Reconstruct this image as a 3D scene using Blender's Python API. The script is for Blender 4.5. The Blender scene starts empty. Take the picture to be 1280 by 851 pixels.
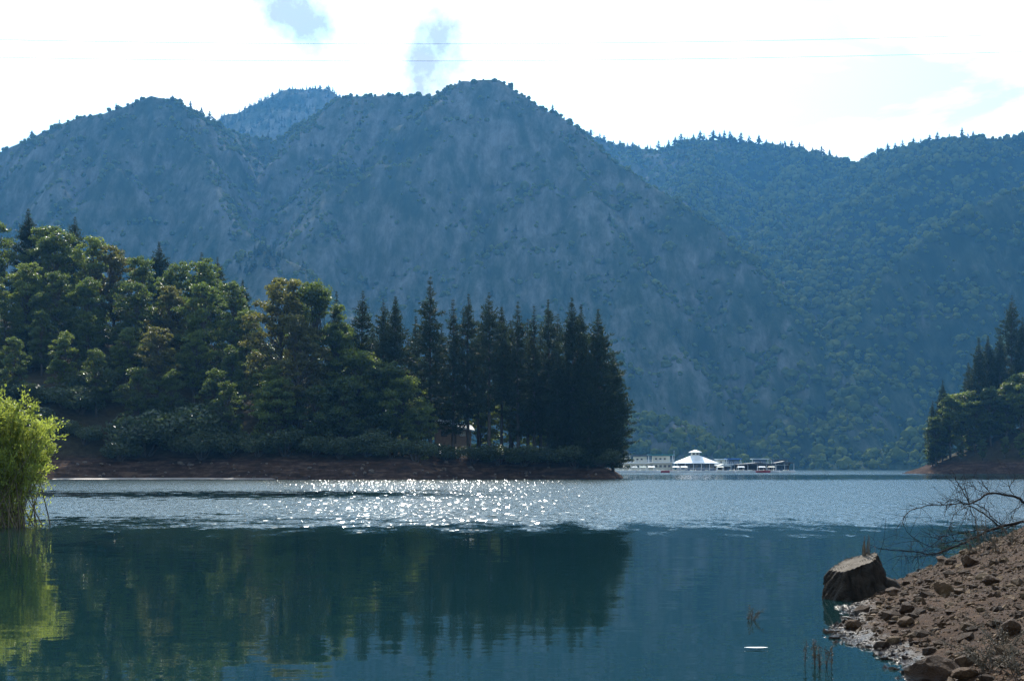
import bpy, math, random
import numpy as np
from mathutils import Vector, Quaternion

R = math.radians
scene = bpy.context.scene
col = scene.collection

# ------------------------------------------------------------------ camera, sky, sun, exposure
CAM_H = 1.7
FPX = 1778.0            # focal length in pixels of a 1280 wide frame
HOR = 585.0             # horizon row
cam_d = bpy.data.cameras.new('camera')
cam = bpy.data.objects.new('camera', cam_d)
col.objects.link(cam)
cam.location = (0, 0, CAM_H)
cam.rotation_euler = (R(90), 0, 0)
cam_d.sensor_width = 36.0
cam_d.lens = FPX * 36.0 / 1280.0
cam_d.shift_y = (HOR - 425.5) / 1280.0
cam_d.clip_start = 0.1
cam_d.clip_end = 20000
scene.camera = cam

SUN_EL, SUN_AZ = 41.0, -5.0
world = bpy.data.worlds.new('World')
scene.world = world
world.use_nodes = True
wt = world.node_tree
wn, wl = wt.nodes, wt.links
bg = wn['Background']
bg.inputs[1].default_value = 0.135
sky = wn.new('ShaderNodeTexSky')
sky.sky_type = 'NISHITA'
sky.sun_disc = False
sky.sun_elevation = R(SUN_EL)
sky.sun_rotation = R(SUN_AZ)
sky.altitude = 300
sky.air_density = 1.0
sky.dust_density = 2.2
sky.ozone_density = 1.5


def wmath(op, a, b=None, clamp=False):
    n = wn.new('ShaderNodeMath')
    n.operation = op
    n.use_clamp = clamp
    for i, v in enumerate((a, b)):
        if v is None:
            continue
        if isinstance(v, (int, float)):
            n.inputs[i].default_value = v
        else:
            wl.new(v, n.inputs[i])
    return n.outputs[0]


wtc = wn.new('ShaderNodeTexCoord')
wsep = wn.new('ShaderNodeSeparateXYZ')
wl.new(wtc.outputs['Generated'], wsep.inputs[0])
wden = wmath('ADD', wmath('MAXIMUM', wsep.outputs[2], 0.0), 0.12)
wcomb = wn.new('ShaderNodeCombineXYZ')
wl.new(wmath('DIVIDE', wsep.outputs[0], wden), wcomb.inputs[0])
wl.new(wmath('DIVIDE', wsep.outputs[1], wden), wcomb.inputs[1])
wno = wn.new('ShaderNodeTexNoise')
wno.inputs['Scale'].default_value = 1.5
wno.inputs['Detail'].default_value = 8
wno.inputs['Roughness'].default_value = 0.58
wno.inputs['Distortion'].default_value = 0.5
wl.new(wcomb.outputs[0], wno.inputs['Vector'])
wramp = wn.new('ShaderNodeValToRGB')
wramp.color_ramp.elements[0].position = 0.46
wramp.color_ramp.elements[1].position = 0.62
wl.new(wno.outputs['Fac'], wramp.inputs[0])
cloudmix = wn.new('ShaderNodeMixRGB')
wl.new(wmath('MULTIPLY', wramp.outputs[0], 0.85), cloudmix.inputs[0])
wtint = wn.new('ShaderNodeMixRGB')
wtint.blend_type = 'MULTIPLY'
wtint.inputs[0].default_value = 1.0
wl.new(sky.outputs[0], wtint.inputs[1])
wtint.inputs[2].default_value = (0.70, 1.0, 1.14, 1)
wl.new(wtint.outputs[0], cloudmix.inputs[1])
cloudmix.inputs[2].default_value = (9.3, 10.2, 10.6, 1)
wprev = cloudmix.outputs[0]
# two thick grey shreds of cloud in front of the bright ones
wn2 = wn.new('ShaderNodeTexNoise')
wn2.inputs['Scale'].default_value = 26
wn2.inputs['Detail'].default_value = 6
wn2.inputs['Roughness'].default_value = 0.62
wl.new(wtc.outputs['Generated'], wn2.inputs['Vector'])


def sky_dir(px, py):
    return Vector(((px - 640) / FPX, 1.0, (HOR - py) / FPX)).normalized()


for (px, py, rx, rz, sl) in ((366, 14, 0.030, 0.034, -0.9), (546, 66, 0.024, 0.040, 0.30)):
    d = sky_dir(px, py)
    dx = wmath('SUBTRACT', wsep.outputs[0], d.x)
    dz = wmath('SUBTRACT', wsep.outputs[2], d.z)
    dx = wmath('SUBTRACT', dx, wmath('MULTIPLY', dz, sl))
    a = wmath('DIVIDE', dx, rx)
    b = wmath('DIVIDE', dz, rz)
    rr = wmath('ADD', wmath('MULTIPLY', a, a), wmath('MULTIPLY', b, b))
    front = wmath('GREATER_THAN', wsep.outputs[1], 0.0)
    f = wmath('SUBTRACT', 1.25, wmath('ADD', rr, wmath('MULTIPLY', wmath('SUBTRACT', wn2.outputs['Fac'], 0.45), 3.2)), True)
    f = wmath('MULTIPLY', wmath('MULTIPLY', f, front), 0.8)
    mx = wn.new('ShaderNodeMixRGB')
    wl.new(f, mx.inputs[0])
    wl.new(wprev, mx.inputs[1])
    mx.inputs[2].default_value = (1.9, 1.8, 1.8, 1)
    wprev = mx.outputs[0]
wl.new(wprev, bg.inputs[0])

sun_d = bpy.data.lights.new('sun', 'SUN')
sun_d.energy = 5.0
sun_d.angle = R(0.53)
sun_d.color = (1.0, 0.95, 0.86)
sun = bpy.data.objects.new('sun', sun_d)
col.objects.link(sun)
sdir = Vector((math.sin(R(SUN_AZ)) * math.cos(R(SUN_EL)), math.cos(R(SUN_AZ)) * math.cos(R(SUN_EL)), math.sin(R(SUN_EL))))
sun.rotation_euler = sdir.to_track_quat('Z', 'Y').to_euler()
sun.location = (0, 0, 50)

vs = scene.view_settings
vs.view_transform = 'Standard'
vs.look = 'None'
vs.exposure = 0.66
vs.gamma = 1.0
vs.use_curve_mapping = False
scene.cycles.use_denoising = True
scene.cycles.denoiser = 'OPENIMAGEDENOISE'
scene.cycles.denoising_prefilter = 'NONE'     # keeps leaves and stones crisp
scene.cycles.use_adaptive_sampling = False
scene.cycles.max_bounces = 8
scene.cycles.diffuse_bounces = 3
scene.cycles.glossy_bounces = 3
scene.cycles.transmission_bounces = 4
scene.cycles.volume_bounces = 0
scene.cycles.sample_clamp_indirect = 6.0

rng = np.random.default_rng(11)
random.seed(5)


def P(px, py, d):
    return np.array([(px - 640) / FPX * d, d, CAM_H + (HOR - py) / FPX * d])


def PX(px, d):
    return (px - 640) / FPX * d


def ZP(py, d):
    return CAM_H + (HOR - py) / FPX * d


# ------------------------------------------------------------------ noise
_perm = np.random.default_rng(3).permutation(256)
_perm = np.concatenate([_perm, _perm, _perm])
_grad = np.random.default_rng(4).uniform(-1, 1, (256, 2))
_grad /= np.linalg.norm(_grad, axis=1)[:, None]


def noise2(x, y):
    x = np.asarray(x, float); y = np.asarray(y, float)
    xi = np.floor(x).astype(int); yi = np.floor(y).astype(int)
    xf = x - xi; yf = y - yi
    u = xf * xf * xf * (xf * (xf * 6 - 15) + 10)
    v = yf * yf * yf * (yf * (yf * 6 - 15) + 10)

    def g(ix, iy, fx, fy):
        h = _perm[_perm[ix & 255] + (iy & 255)]
        return _grad[h, 0] * fx + _grad[h, 1] * fy
    a = g(xi, yi, xf, yf); b = g(xi + 1, yi, xf - 1, yf)
    c = g(xi, yi + 1, xf, yf - 1); d = g(xi + 1, yi + 1, xf - 1, yf - 1)
    return ((a + u * (b - a)) * (1 - v) + (c + u * (d - c)) * v) * 1.5


def fbm(x, y, o=4, r=0.5):
    t = 0; a = 1.0; f = 1.0
    for i in range(o):
        t = t + a * noise2(x * f + 17.3 * i, y * f + 9.1 * i)
        a *= r; f *= 2.03
    return t


def sstep(a, b, x):
    t = np.clip((x - a) / (b - a), 0, 1)
    return t * t * (3 - 2 * t)


# ------------------------------------------------------------------ mesh builder
class MB:
    def __init__(self):
        self.v = []; self.f = {3: [], 4: []}; self.n = 0; self.ng = []

    def add(self, verts, faces):
        verts = np.asarray(verts, float).reshape(-1, 3)
        faces = np.asarray(faces, int)
        self.f[faces.shape[1]].append(faces + self.n)
        self.v.append(verts)
        self.n += len(verts)
        return self

    def addm(self, verts, facelist):
        verts = np.asarray(verts, float).reshape(-1, 3)
        q = [f for f in facelist if len(f) == 4]; t = [f for f in facelist if len(f) == 3]
        for f in facelist:
            if len(f) > 4:
                self.ng.append([i + self.n for i in f])
        if q: self.f[4].append(np.asarray(q, int) + self.n)
        if t: self.f[3].append(np.asarray(t, int) + self.n)
        self.v.append(verts); self.n += len(verts)
        return self

    def box(self, c, s, rz=0.0, taper=1.0, shear=(0, 0)):
        x, y, z = [k / 2 for k in s]
        p = np.array([[-x, -y, -z], [x, -y, -z], [x, y, -z], [-x, y, -z], [-x * taper, -y * taper, z], [x * taper, -y * taper, z], [x * taper, y * taper, z], [-x * taper, y * taper, z]])
        p[4:, 0] += shear[0]; p[4:, 1] += shear[1]
        cs, sn = math.cos(rz), math.sin(rz)
        q = p.copy(); q[:, 0] = p[:, 0] * cs - p[:, 1] * sn; q[:, 1] = p[:, 0] * sn + p[:, 1] * cs
        return self.add(q + np.array(c), [[0, 3, 2, 1], [4, 5, 6, 7], [0, 1, 5, 4], [1, 2, 6, 5], [2, 3, 7, 6], [3, 0, 4, 7]])

    def tube(self, pts, rad, sides=6, cap=True):
        pts = np.asarray(pts, float); n = len(pts)
        rad = np.broadcast_to(np.asarray(rad, float), (n,))
        tan = np.gradient(pts, axis=0)
        tan /= np.maximum(np.linalg.norm(tan, axis=1), 1e-9)[:, None]
        ref = np.array([0.0, 0, 1]) if abs(tan[0, 2]) < 0.8 else np.array([1.0, 0, 0])
        u = np.cross(tan, ref); u /= np.maximum(np.linalg.norm(u, axis=1), 1e-9)[:, None]
        w = np.cross(tan, u)
        a = np.linspace(0, 2 * math.pi, sides, endpoint=False)
        ring = np.cos(a)[None, :, None] * u[:, None, :] + np.sin(a)[None, :, None] * w[:, None, :]
        v = (pts[:, None, :] + ring * rad[:, None, None]).reshape(-1, 3)
        f = []
        for i in range(n - 1):
            for j in range(sides):
                k = (j + 1) % sides
                f.append([i * sides + j, (i + 1) * sides + j, (i + 1) * sides + k, i * sides + k])
        self.add(v, f)
        if cap:
            b = self.n - len(v)
            self.ng.append([b + (n - 1) * sides + j for j in range(sides)][::-1])
            self.ng.append([b + j for j in range(sides)])
        return self

    def leaves(self, c, size, aspect=0.5, nrm=None, tang=None, r=None):
        """diamond leaves; c (N,3), size (N,)"""
        r = r or rng
        c = np.asarray(c, float); N = len(c)
        size = np.broadcast_to(np.asarray(size, float), (N,))
        if tang is None:
            tang = r.normal(size=(N, 3))
        tang = tang / np.maximum(np.linalg.norm(tang, axis=1), 1e-9)[:, None]
        o = r.normal(size=(N, 3)) if nrm is None else nrm
        b = np.cross(tang, o)
        b /= np.maximum(np.linalg.norm(b, axis=1), 1e-9)[:, None]
        nn = np.cross(b, tang)
        L = size[:, None] * 0.5; W = L * aspect
        v = np.stack([c - tang * L, c + b * W + nn * L * 0.18, c + tang * L, c - b * W + nn * L * 0.18], 1).reshape(-1, 3)
        f = np.arange(4 * N).reshape(N, 4)
        return self.add(v, f)

    def mesh(self, name, smooth=False):
        me = bpy.data.meshes.new(name)
        v = np.concatenate(self.v) if self.v else np.zeros((0, 3))
        polys = [(k, np.concatenate(a)) for k, a in self.f.items() if a]
        loops = [p.ravel() for k, p in polys] + [np.array(g, int) for g in self.ng]
        tot = [np.full(len(p), k) for k, p in polys] + [np.array([len(g)]) for g in self.ng]
        loops = np.concatenate(loops); tot = np.concatenate(tot)
        start = np.concatenate([[0], np.cumsum(tot)[:-1]])
        me.vertices.add(len(v)); me.vertices.foreach_set('co', v.astype(np.float32).ravel())
        me.loops.add(len(loops)); me.loops.foreach_set('vertex_index', loops.astype(np.int32))
        me.polygons.add(len(tot)); me.polygons.foreach_set('loop_start', start.astype(np.int32))
        me.polygons.foreach_set('use_smooth', np.full(len(tot), bool(smooth)))
        me.update(calc_edges=True)
        me.validate()
        return me

    def build(self, name, mat, parent=None, smooth=False, loc=None):
        me = self.mesh(name, smooth)
        return put(name, me, mat, parent, loc)


def put(name, me, mat=None, parent=None, loc=None):
    if mat is not None and not me.materials:
        me.materials.append(mat)
    o = bpy.data.objects.new(name, me)
    col.objects.link(o)
    if parent is not None:
        o.parent = parent
    if loc is not None:
        o.location = loc
    return o


def tag(o, label=None, cat=None, group=None, kind=None):
    if label: o['label'] = label
    if cat: o['category'] = cat
    if group: o['group'] = group
    if kind: o['kind'] = kind
    return o


def empty(name, loc, rz=0, scale=(1, 1, 1)):
    o = bpy.data.objects.new(name, None)
    o.empty_display_size = 0.3
    col.objects.link(o)
    o.location = loc
    o.rotation_euler = (0, 0, rz)
    o.scale = scale
    return o


# ------------------------------------------------------------------ materials
def newmat(name):
    m = bpy.data.materials.new(name)
    m.use_nodes = True
    nt = m.node_tree
    return m, nt, nt.nodes['Principled BSDF'], nt.nodes['Material Output']


def node_math(nt, op, a, b=None, clamp=False):
    n = nt.nodes.new('ShaderNodeMath'); n.operation = op; n.use_clamp = clamp
    for i, v in enumerate((a, b)):
        if v is None: continue
        if isinstance(v, (int, float)): n.inputs[i].default_value = v
        else: nt.links.new(v, n.inputs[i])
    return n.outputs[0]


def node_noise(nt, vec, scale, detail=4, rough=0.55, dist=0.0):
    n = nt.nodes.new('ShaderNodeTexNoise')
    n.inputs['Scale'].default_value = scale; n.inputs['Detail'].default_value = detail
    n.inputs['Roughness'].default_value = rough; n.inputs['Distortion'].default_value = dist
    if vec is not None: nt.links.new(vec, n.inputs['Vector'])
    return n


def node_ramp(nt, fac, stops):
    n = nt.nodes.new('ShaderNodeValToRGB')
    e = n.color_ramp.elements
    while len(e) < len(stops): e.new(0.5)
    for i, (p, c) in enumerate(stops):
        e[i].position = p
        e[i].color = (c, c, c, 1) if isinstance(c, (int, float)) else (*c, 1)
    nt.links.new(fac, n.inputs[0])
    return n.outputs[0]


def mat_noise(name, c1, c2, scale=3.0, rough=0.8, bump=0.0, c3=None, spec=0.5, bscale=None, coord='Object', detail=6):
    m, nt, b, out = newmat(name)
    tc = nt.nodes.new('ShaderNodeTexCoord')
    n = node_noise(nt, tc.outputs[coord], scale, detail, 0.6)
    stops = [(0.32, c1), (0.66, c2)] if c3 is None else [(0.28, c1), (0.5, c2), (0.72, c3)]
    colr = node_ramp(nt, n.outputs['Fac'], stops)
    nt.links.new(colr, b.inputs['Base Color'])
    b.inputs['Roughness'].default_value = rough
    b.inputs['Specular IOR Level'].default_value = spec
    if bump:
        n2 = node_noise(nt, tc.outputs[coord], bscale or scale * 4, 6, 0.65)
        bp = nt.nodes.new('ShaderNodeBump')
        bp.inputs['Strength'].default_value = 1.0; bp.inputs['Distance'].default_value = bump
        nt.links.new(n2.outputs['Fac'], bp.inputs['Height'])
        nt.links.new(bp.outputs[0], b.inputs['Normal'])
    return m


def mat_leaf(name, dark, light, trans, tw=0.35, rough=0.4, spec=0.5):
    m, nt, b, out = newmat(name)
    g = nt.nodes.new('ShaderNodeNewGeometry')
    oi = nt.nodes.new('ShaderNodeObjectInfo')
    f = node_math(nt, 'ADD', node_math(nt, 'MULTIPLY', g.outputs['Random Per Island'], 0.65), node_math(nt, 'MULTIPLY', oi.outputs['Random'], 0.35))
    c = node_ramp(nt, f, [(0.1, dark), (0.9, light)])
    nt.links.new(c, b.inputs['Base Color'])
    b.inputs['Roughness'].default_value = rough
    b.inputs['Specular IOR Level'].default_value = spec
    t = nt.nodes.new('ShaderNodeBsdfTranslucent')
    tm = nt.nodes.new('ShaderNodeMixRGB'); tm.blend_type = 'MULTIPLY'; tm.inputs[0].default_value = 0.25
    tm.inputs[1].default_value = (*trans, 1)
    nt.links.new(c, tm.inputs[2])
    cc = node_ramp(nt, f, [(0.1, tuple(k * 0.6 for k in trans)), (0.9, trans)])
    nt.links.new(cc, t.inputs[0])
    mx = nt.nodes.new('ShaderNodeMixShader'); mx.inputs[0].default_value = tw
    nt.links.new(b.outputs[0], mx.inputs[1]); nt.links.new(t.outputs[0], mx.inputs[2])
    nt.links.new(mx.outputs[0], out.inputs[0])
    return m


M = {}
M['oak_leaf'] = mat_leaf('oak_leaf', (0.018, 0.032, 0.010), (0.05, 0.075, 0.022), (0.20, 0.27, 0.035), 0.42, 0.42, 0.4)
M['oak_leaf_warm'] = mat_leaf('oak_leaf_warm', (0.03, 0.034, 0.011), (0.075, 0.075, 0.026), (0.26, 0.25, 0.04), 0.42, 0.42, 0.4)
M['oak_leaf_light'] = mat_leaf('oak_leaf_light', (0.025, 0.042, 0.012), (0.07, 0.10, 0.026), (0.30, 0.37, 0.045), 0.44, 0.42, 0.4)
M['needle'] = mat_leaf('needle', (0.011, 0.019, 0.007), (0.030, 0.043, 0.016), (0.07, 0.10, 0.03), 0.25, 0.6, 0.14)
M['willow_leaf'] = mat_leaf('willow_leaf', (0.07, 0.10, 0.02), (0.15, 0.19, 0.04), (0.50, 0.57, 0.08), 0.55, 0.4, 0.5)
M['bush_leaf'] = mat_leaf('bush_leaf', (0.022, 0.036, 0.012), (0.05, 0.07, 0.024), (0.12, 0.16, 0.035), 0.3, 0.4, 0.5)
M['chaparral'] = mat_leaf('chaparral', (0.034, 0.056, 0.012), (0.125, 0.14, 0.028), (0.26, 0.31, 0.05), 0.38, 0.9, 0.0)
M['far_needle'] = mat_leaf('far_needle', (0.02, 0.034, 0.012), (0.045, 0.06, 0.02), (0.08, 0.10, 0.025), 0.2, 0.9, 0.0)
M['bark'] = mat_noise('bark', (0.028, 0.022, 0.017), (0.075, 0.058, 0.042), 2.5, 0.9, 0.02)
M['twig'] = mat_noise('twig', (0.012, 0.009, 0.007), (0.04, 0.03, 0.023), 9, 0.9, spec=0.15)
M['dry_weed'] = mat_noise('dry_weed', (0.06, 0.042, 0.025), (0.15, 0.11, 0.065), 14, 0.8)
M['red_earth'] = mat_noise('red_earth', (0.075, 0.042, 0.028), (0.15, 0.09, 0.06), 0.35, 0.9, 0.15, (0.11, 0.075, 0.05), bscale=1.6)
M['forest_floor'] = mat_noise('forest_floor', (0.05, 0.038, 0.025), (0.10, 0.075, 0.045), 0.4, 0.9)
M['sand'] = mat_noise('sand', (0.26, 0.20, 0.16), (0.4, 0.33, 0.28), 1.2, 0.7)


# ------------------------------------------------------------------ polygons and distance
def seg_dist(x, y, a, b):
    ax, ay = a; bx, by = b
    dx, dy = bx - ax, by - ay
    t = np.clip(((x - ax) * dx + (y - ay) * dy) / (dx * dx + dy * dy + 1e-9), 0, 1)
    return np.hypot(x - ax - t * dx, y - ay - t * dy), t


def poly_sd(x, y, poly):
    x = np.asarray(x, float); y = np.asarray(y, float)
    d = np.full(x.shape, 1e9); ins = np.zeros(x.shape, bool)
    n = len(poly)
    for i in range(n):
        a, b = poly[i], poly[(i + 1) % n]
        dd, _ = seg_dist(x, y, a, b)
        d = np.minimum(d, dd)
        c = ((a[1] > y) != (b[1] > y)) & (x < (b[0] - a[0]) * (y - a[1]) / (b[1] - a[1] + 1e-12) + a[0])
        ins ^= c
    return np.where(ins, d, -d)


def grid_mesh(x0, x1, y0, y1, step, hf, zmin):
    xs = np.arange(x0, x1 + step / 2, step); ys = np.arange(y0, y1 + step / 2, step)
    X, Y = np.meshgrid(xs, ys)
    Z = hf(X, Y)
    nx, ny = len(xs), len(ys)
    idx = np.arange(nx * ny).reshape(ny, nx)
    q = np.stack([idx[:-1, :-1], idx[:-1, 1:], idx[1:, 1:], idx[1:, :-1]], -1).reshape(-1, 4)
    keep = (Z.ravel()[q] > zmin).any(1)
    q = q[keep]
    used = np.unique(q); rm = np.full(nx * ny, -1); rm[used] = np.arange(len(used))
    V = np.stack([X.ravel(), Y.ravel(), Z.ravel()], 1)[used]
    V[:, 2] = np.maximum(V[:, 2], zmin - 0.5)
    m = MB(); m.add(V, rm[q])
    return m


# ------------------------------------------------------------------ water
def build_water():
    m, nt, b, out = newmat('lake_water')
    L = nt.links
    geo = nt.nodes.new('ShaderNodeNewGeometry')
    sep = nt.nodes.new('ShaderNodeSeparateXYZ'); L.new(geo.outputs['Position'], sep.inputs[0])
    X, Y = sep.outputs[0], sep.outputs[1]
    # wind-ruffled patches: mask laid out over the lake by distance from the near shore
    big = node_noise(nt, None, 1.0, 5, 0.62)
    mp = nt.nodes.new('ShaderNodeMapping'); mp.inputs['Scale'].default_value = (0.10, 0.16, 1)
    L.new(geo.outputs['Position'], mp.inputs['Vector']); L.new(mp.outputs[0], big.inputs['Vector'])
    yl = node_math(nt, 'LOGARITHM', node_math(nt, 'MAXIMUM', node_math(nt, 'DIVIDE', Y, 10.0), 0.2), 100.0)
    yl = node_math(nt, 'ADD', yl, node_math(nt, 'MULTIPLY', node_math(nt, 'SUBTRACT', big.outputs['Fac'], 0.5), 0.075))
    fine = node_noise(nt, None, 1.0, 3, 0.6)
    mpf = nt.nodes.new('ShaderNodeMapping'); mpf.inputs['Scale'].default_value = (0.9, 0.35, 1)
    L.new(geo.outputs['Position'], mpf.inputs['Vector']); L.new(mpf.outputs[0], fine.inputs['Vector'])
    yl = node_math(nt, 'ADD', yl, node_math(nt, 'MULTIPLY', node_math(nt, 'SUBTRACT', fine.outputs['Fac'], 0.5), 0.15))
    mask = node_ramp(nt, yl, [(0.0, 0.0), (0.258, 0.0), (0.30, 0.3), (0.335, 1.0), (0.655, 1.0), (0.668, 0.12), (0.70, 0.10), (0.73, 0.16), (0.775, 0.2), (0.80, 1.0), (1.0, 1.0)])
    band = node_ramp(nt, yl, [(0.452, 0.0), (0.464, 1.0), (0.50, 1.0), (0.515, 0.0)])
    xx = node_math(nt, 'ADD', X, node_math(nt, 'MULTIPLY', node_math(nt, 'SUBTRACT', big.outputs['Fac'], 0.5), 30.0))
    leftside = nt.nodes.new('ShaderNodeMapRange'); leftside.inputs[1].default_value = -14; leftside.inputs[2].default_value = 0
    leftside.inputs[3].default_value = 0.93; leftside.inputs[4].default_value = 0.0
    L.new(xx, leftside.inputs[0])
    band = node_math(nt, 'MULTIPLY', band, leftside.outputs[0])
    # lee of the willow
    wx = nt.nodes.new('ShaderNodeMapRange'); wx.inputs[1].default_value = -12.5; wx.inputs[2].default_value = -8.5; wx.inputs[3].default_value = 0.9; wx.inputs[4].default_value = 0.0
    L.new(xx, wx.inputs[0])
    wb = node_ramp(nt, yl, [(0.318, 0.0), (0.326, 1.0), (0.338, 1.0), (0.35, 0.0)])
    band = node_math(nt, 'MAXIMUM', band, node_math(nt, 'MULTIPLY', wb, wx.outputs[0]))
    mask = node_math(nt, 'MULTIPLY', mask, node_math(nt, 'SUBTRACT', 1.0, band))

    def slopes(scale, amp_x, amp_y, detail, rough=0.5):
        mp = nt.nodes.new('ShaderNodeMapping'); mp.inputs['Scale'].default_value = scale
        L.new(geo.outputs['Position'], mp.inputs['Vector'])
        n = node_noise(nt, mp.outputs[0], 1.0, detail, rough)
        s = nt.nodes.new('ShaderNodeSeparateColor'); L.new(n.outputs['Color'], s.inputs[0])
        return (node_math(nt, 'MULTIPLY', node_math(nt, 'SUBTRACT', s.outputs[0], 0.5), amp_x),
                node_math(nt, 'MULTIPLY', node_math(nt, 'SUBTRACT', s.outputs[1], 0.5), amp_y))
    r1 = slopes((5.0, 9.0, 1), 0.8, 1.5, 3, 0.6)      # ruffled
    c1 = slopes((0.35, 1.15, 1), 0.006, 0.022, 2)     # long low swell on the calm water
    c2 = slopes((3.0, 9.0, 1), 0.006, 0.024, 2)
    vo = nt.nodes.new('ShaderNodeTexVoronoi'); vo.inputs['Scale'].default_value = 1.0
    mv = nt.nodes.new('ShaderNodeMapping'); mv.inputs['Scale'].default_value = (9.0, 3.0, 1)
    L.new(geo.outputs['Position'], mv.inputs['Vector']); L.new(mv.outputs[0], vo.inputs['Vector'])
    vs_ = nt.nodes.new('ShaderNodeSeparateColor'); L.new(vo.outputs['Color'], vs_.inputs[0])
    wavelet = node_math(nt, 'MULTIPLY', node_math(nt, 'GREATER_THAN', vs_.outputs[2], 0.93), node_math(nt, 'GREATER_THAN', mask, 0.5))
    fx_ = node_math(nt, 'MULTIPLY', node_math(nt, 'SUBTRACT', vs_.outputs[0], 0.5), 0.24)
    fy_ = node_math(nt, 'SUBTRACT', 0.12, node_math(nt, 'MULTIPLY', vs_.outputs[1], 0.56))
    calm_x = node_math(nt, 'ADD', c1[0], c2[0]); calm_y = node_math(nt, 'ADD', c1[1], c2[1])
    sx = node_math(nt, 'ADD', calm_x, node_math(nt, 'MULTIPLY', r1[0], mask))
    # wind ripples: the faces turned to the near shore are the steep ones
    lee = node_math(nt, 'MULTIPLY', node_math(nt, 'ABSOLUTE', r1[1]), -1.0)
    sy = node_math(nt, 'ADD', calm_y, node_math(nt, 'MULTIPLY', lee, mask))
    def pick(a, b_):
        return node_math(nt, 'ADD', node_math(nt, 'MULTIPLY', a, node_math(nt, 'SUBTRACT', 1.0, wavelet)), node_math(nt, 'MULTIPLY', b_, wavelet))
    sx = pick(sx, fx_); sy = pick(sy, fy_)
    cb = nt.nodes.new('ShaderNodeCombineXYZ'); L.new(sx, cb.inputs[0]); L.new(sy, cb.inputs[1]); cb.inputs[2].default_value = 1.0
    nz = nt.nodes.new('ShaderNodeVectorMath'); nz.operation = 'NORMALIZE'; L.new(cb.outputs[0], nz.inputs[0])
    L.new(nz.outputs[0], b.inputs['Normal'])
    rg = nt.nodes.new('ShaderNodeMapRange'); rg.inputs[3].default_value = 0.02; rg.inputs[4].default_value = 0.14
    L.new(mask, rg.inputs[0]); L.new(node_math(nt, 'ADD', node_math(nt, 'MULTIPLY', rg.outputs[0], node_math(nt, 'SUBTRACT', 1.0, wavelet)), node_math(nt, 'MULTIPLY', wavelet, 0.13)), b.inputs['Roughness'])
    b.inputs['Base Color'].default_value = (0.004, 0.021, 0.022, 1)
    b.inputs['IOR'].default_value = 1.333
    mb = MB()
    mb.add([[-3500, -80, 0], [3500, -80, 0], [3500, 3400, 0], [-3500, 3400, 0]], [[0, 1, 2, 3]])
    tag(mb.build('lake_water', m), kind='structure')


build_water()

# ------------------------------------------------------------------ mountains
RIDGES = []   # (points, slope)


def ridge(pts, slope):
    RIDGES.append(([P(*p) for p in pts], slope))


ridge([(-260, 300, 1900), (-120, 240, 1950), (0, 192, 1950), (60, 162, 1950), (105, 146, 1930), (140, 139, 1930), (190, 119, 1950), (215, 126, 1960), (255, 147, 2010), (300, 170, 2100)], 0.98)
ridge([(300, 170, 2100), (345, 174, 2130), (385, 152, 2100), (435, 120, 2050), (500, 119, 2000), (540, 120, 1980), (580, 100, 1950), (620, 99, 1950), (650, 120, 1930), (690, 142, 1900), (720, 165, 1870), (745, 187, 1850), (790, 217, 1800), (840, 247, 1750), (890, 282, 1700), (930, 322, 1650), (975, 374, 1600), (978, 420, 1550), (955, 480, 1480), (930, 545, 1430), (915, 590, 1390)], 1.0)
ridge([(690, 142, 1900), (735, 240, 1740), (795, 330, 1620), (850, 440, 1510), (890, 560, 1420)], 1.1)
ridge([(480, 118, 2020), (430, 190, 1880), (395, 270, 1720), (370, 370, 1580)], 1.15)
ridge([(190, 119, 1950), (250, 190, 1850), (285, 270, 1720), (300, 360, 1600)], 1.15)
ridge([(105, 146, 1930), (70, 230, 1760), (60, 330, 1620)], 1.2)
ridge([(600, 99, 1950), (585, 220, 1800), (600, 330, 1650), (590, 440, 1520)], 1.25)
ridge([(300, 322, 1520), (335, 312, 1510), (372, 330, 1510)], 1.0)
# right-hand mountain
ridge([(640, 150, 2750), (730, 167, 2700), (770, 182, 2650), (820, 188, 2600), (870, 174, 2600), (900, 175, 2600), (950, 183, 2550), (1000, 187, 2500), (1040, 198, 2480), (1075, 205, 2450), (1100, 193, 2380), (1150, 183, 2300), (1200, 172, 2200), (1280, 173, 2150), (1420, 150, 2150), (1600, 190, 2150)], 0.62)
ridge([(870, 174, 2600), (880, 215, 2350), (850, 250, 2150)], 0.75)
ridge([(1000, 187, 2500), (985, 235, 2280), (960, 290, 2050), (985, 340, 1850)], 0.65)
ridge([(1150, 183, 2300), (1090, 240, 2100), (1040, 300, 1950), (1020, 350, 1800)], 0.6)
ridge([(1500, 240, 1800), (1400, 225, 1780), (1280, 232, 1760), (1220, 258, 1740), (1160, 292, 1710), (1110, 335, 1660), (1080, 385, 1600), (1110, 440, 1530), (1150, 520, 1430)], 0.98)
ridge([(1080, 360, 1700), (1040, 400, 1620), (1010, 450, 1530), (985, 510, 1440), (965, 580, 1340)], 0.85)
ridge([(1110, 400, 1600), (1080, 460, 1500), (1060, 520, 1400), (1040, 575, 1320)], 0.8)
ridge([(740, 560, 1290), (775, 530, 1280), (805, 517, 1270), (835, 522, 1260), (858, 542, 1250), (880, 578, 1240)], 0.6)
ridge([(1080, 575, 1300), (1120, 556, 1290), (1160, 535, 1280), (1250, 520, 1280), (1500, 500, 1300)], 0.7)
FAR = [P(*p) for p in [(150, 260, 2900), (230, 175, 2900), (280, 150, 2900), (310, 135, 2900), (345, 116, 2900), (380, 109, 2900), (410, 112, 2900), (440, 128, 2900), (500, 170, 2900), (600, 240, 2900)]]


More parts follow.
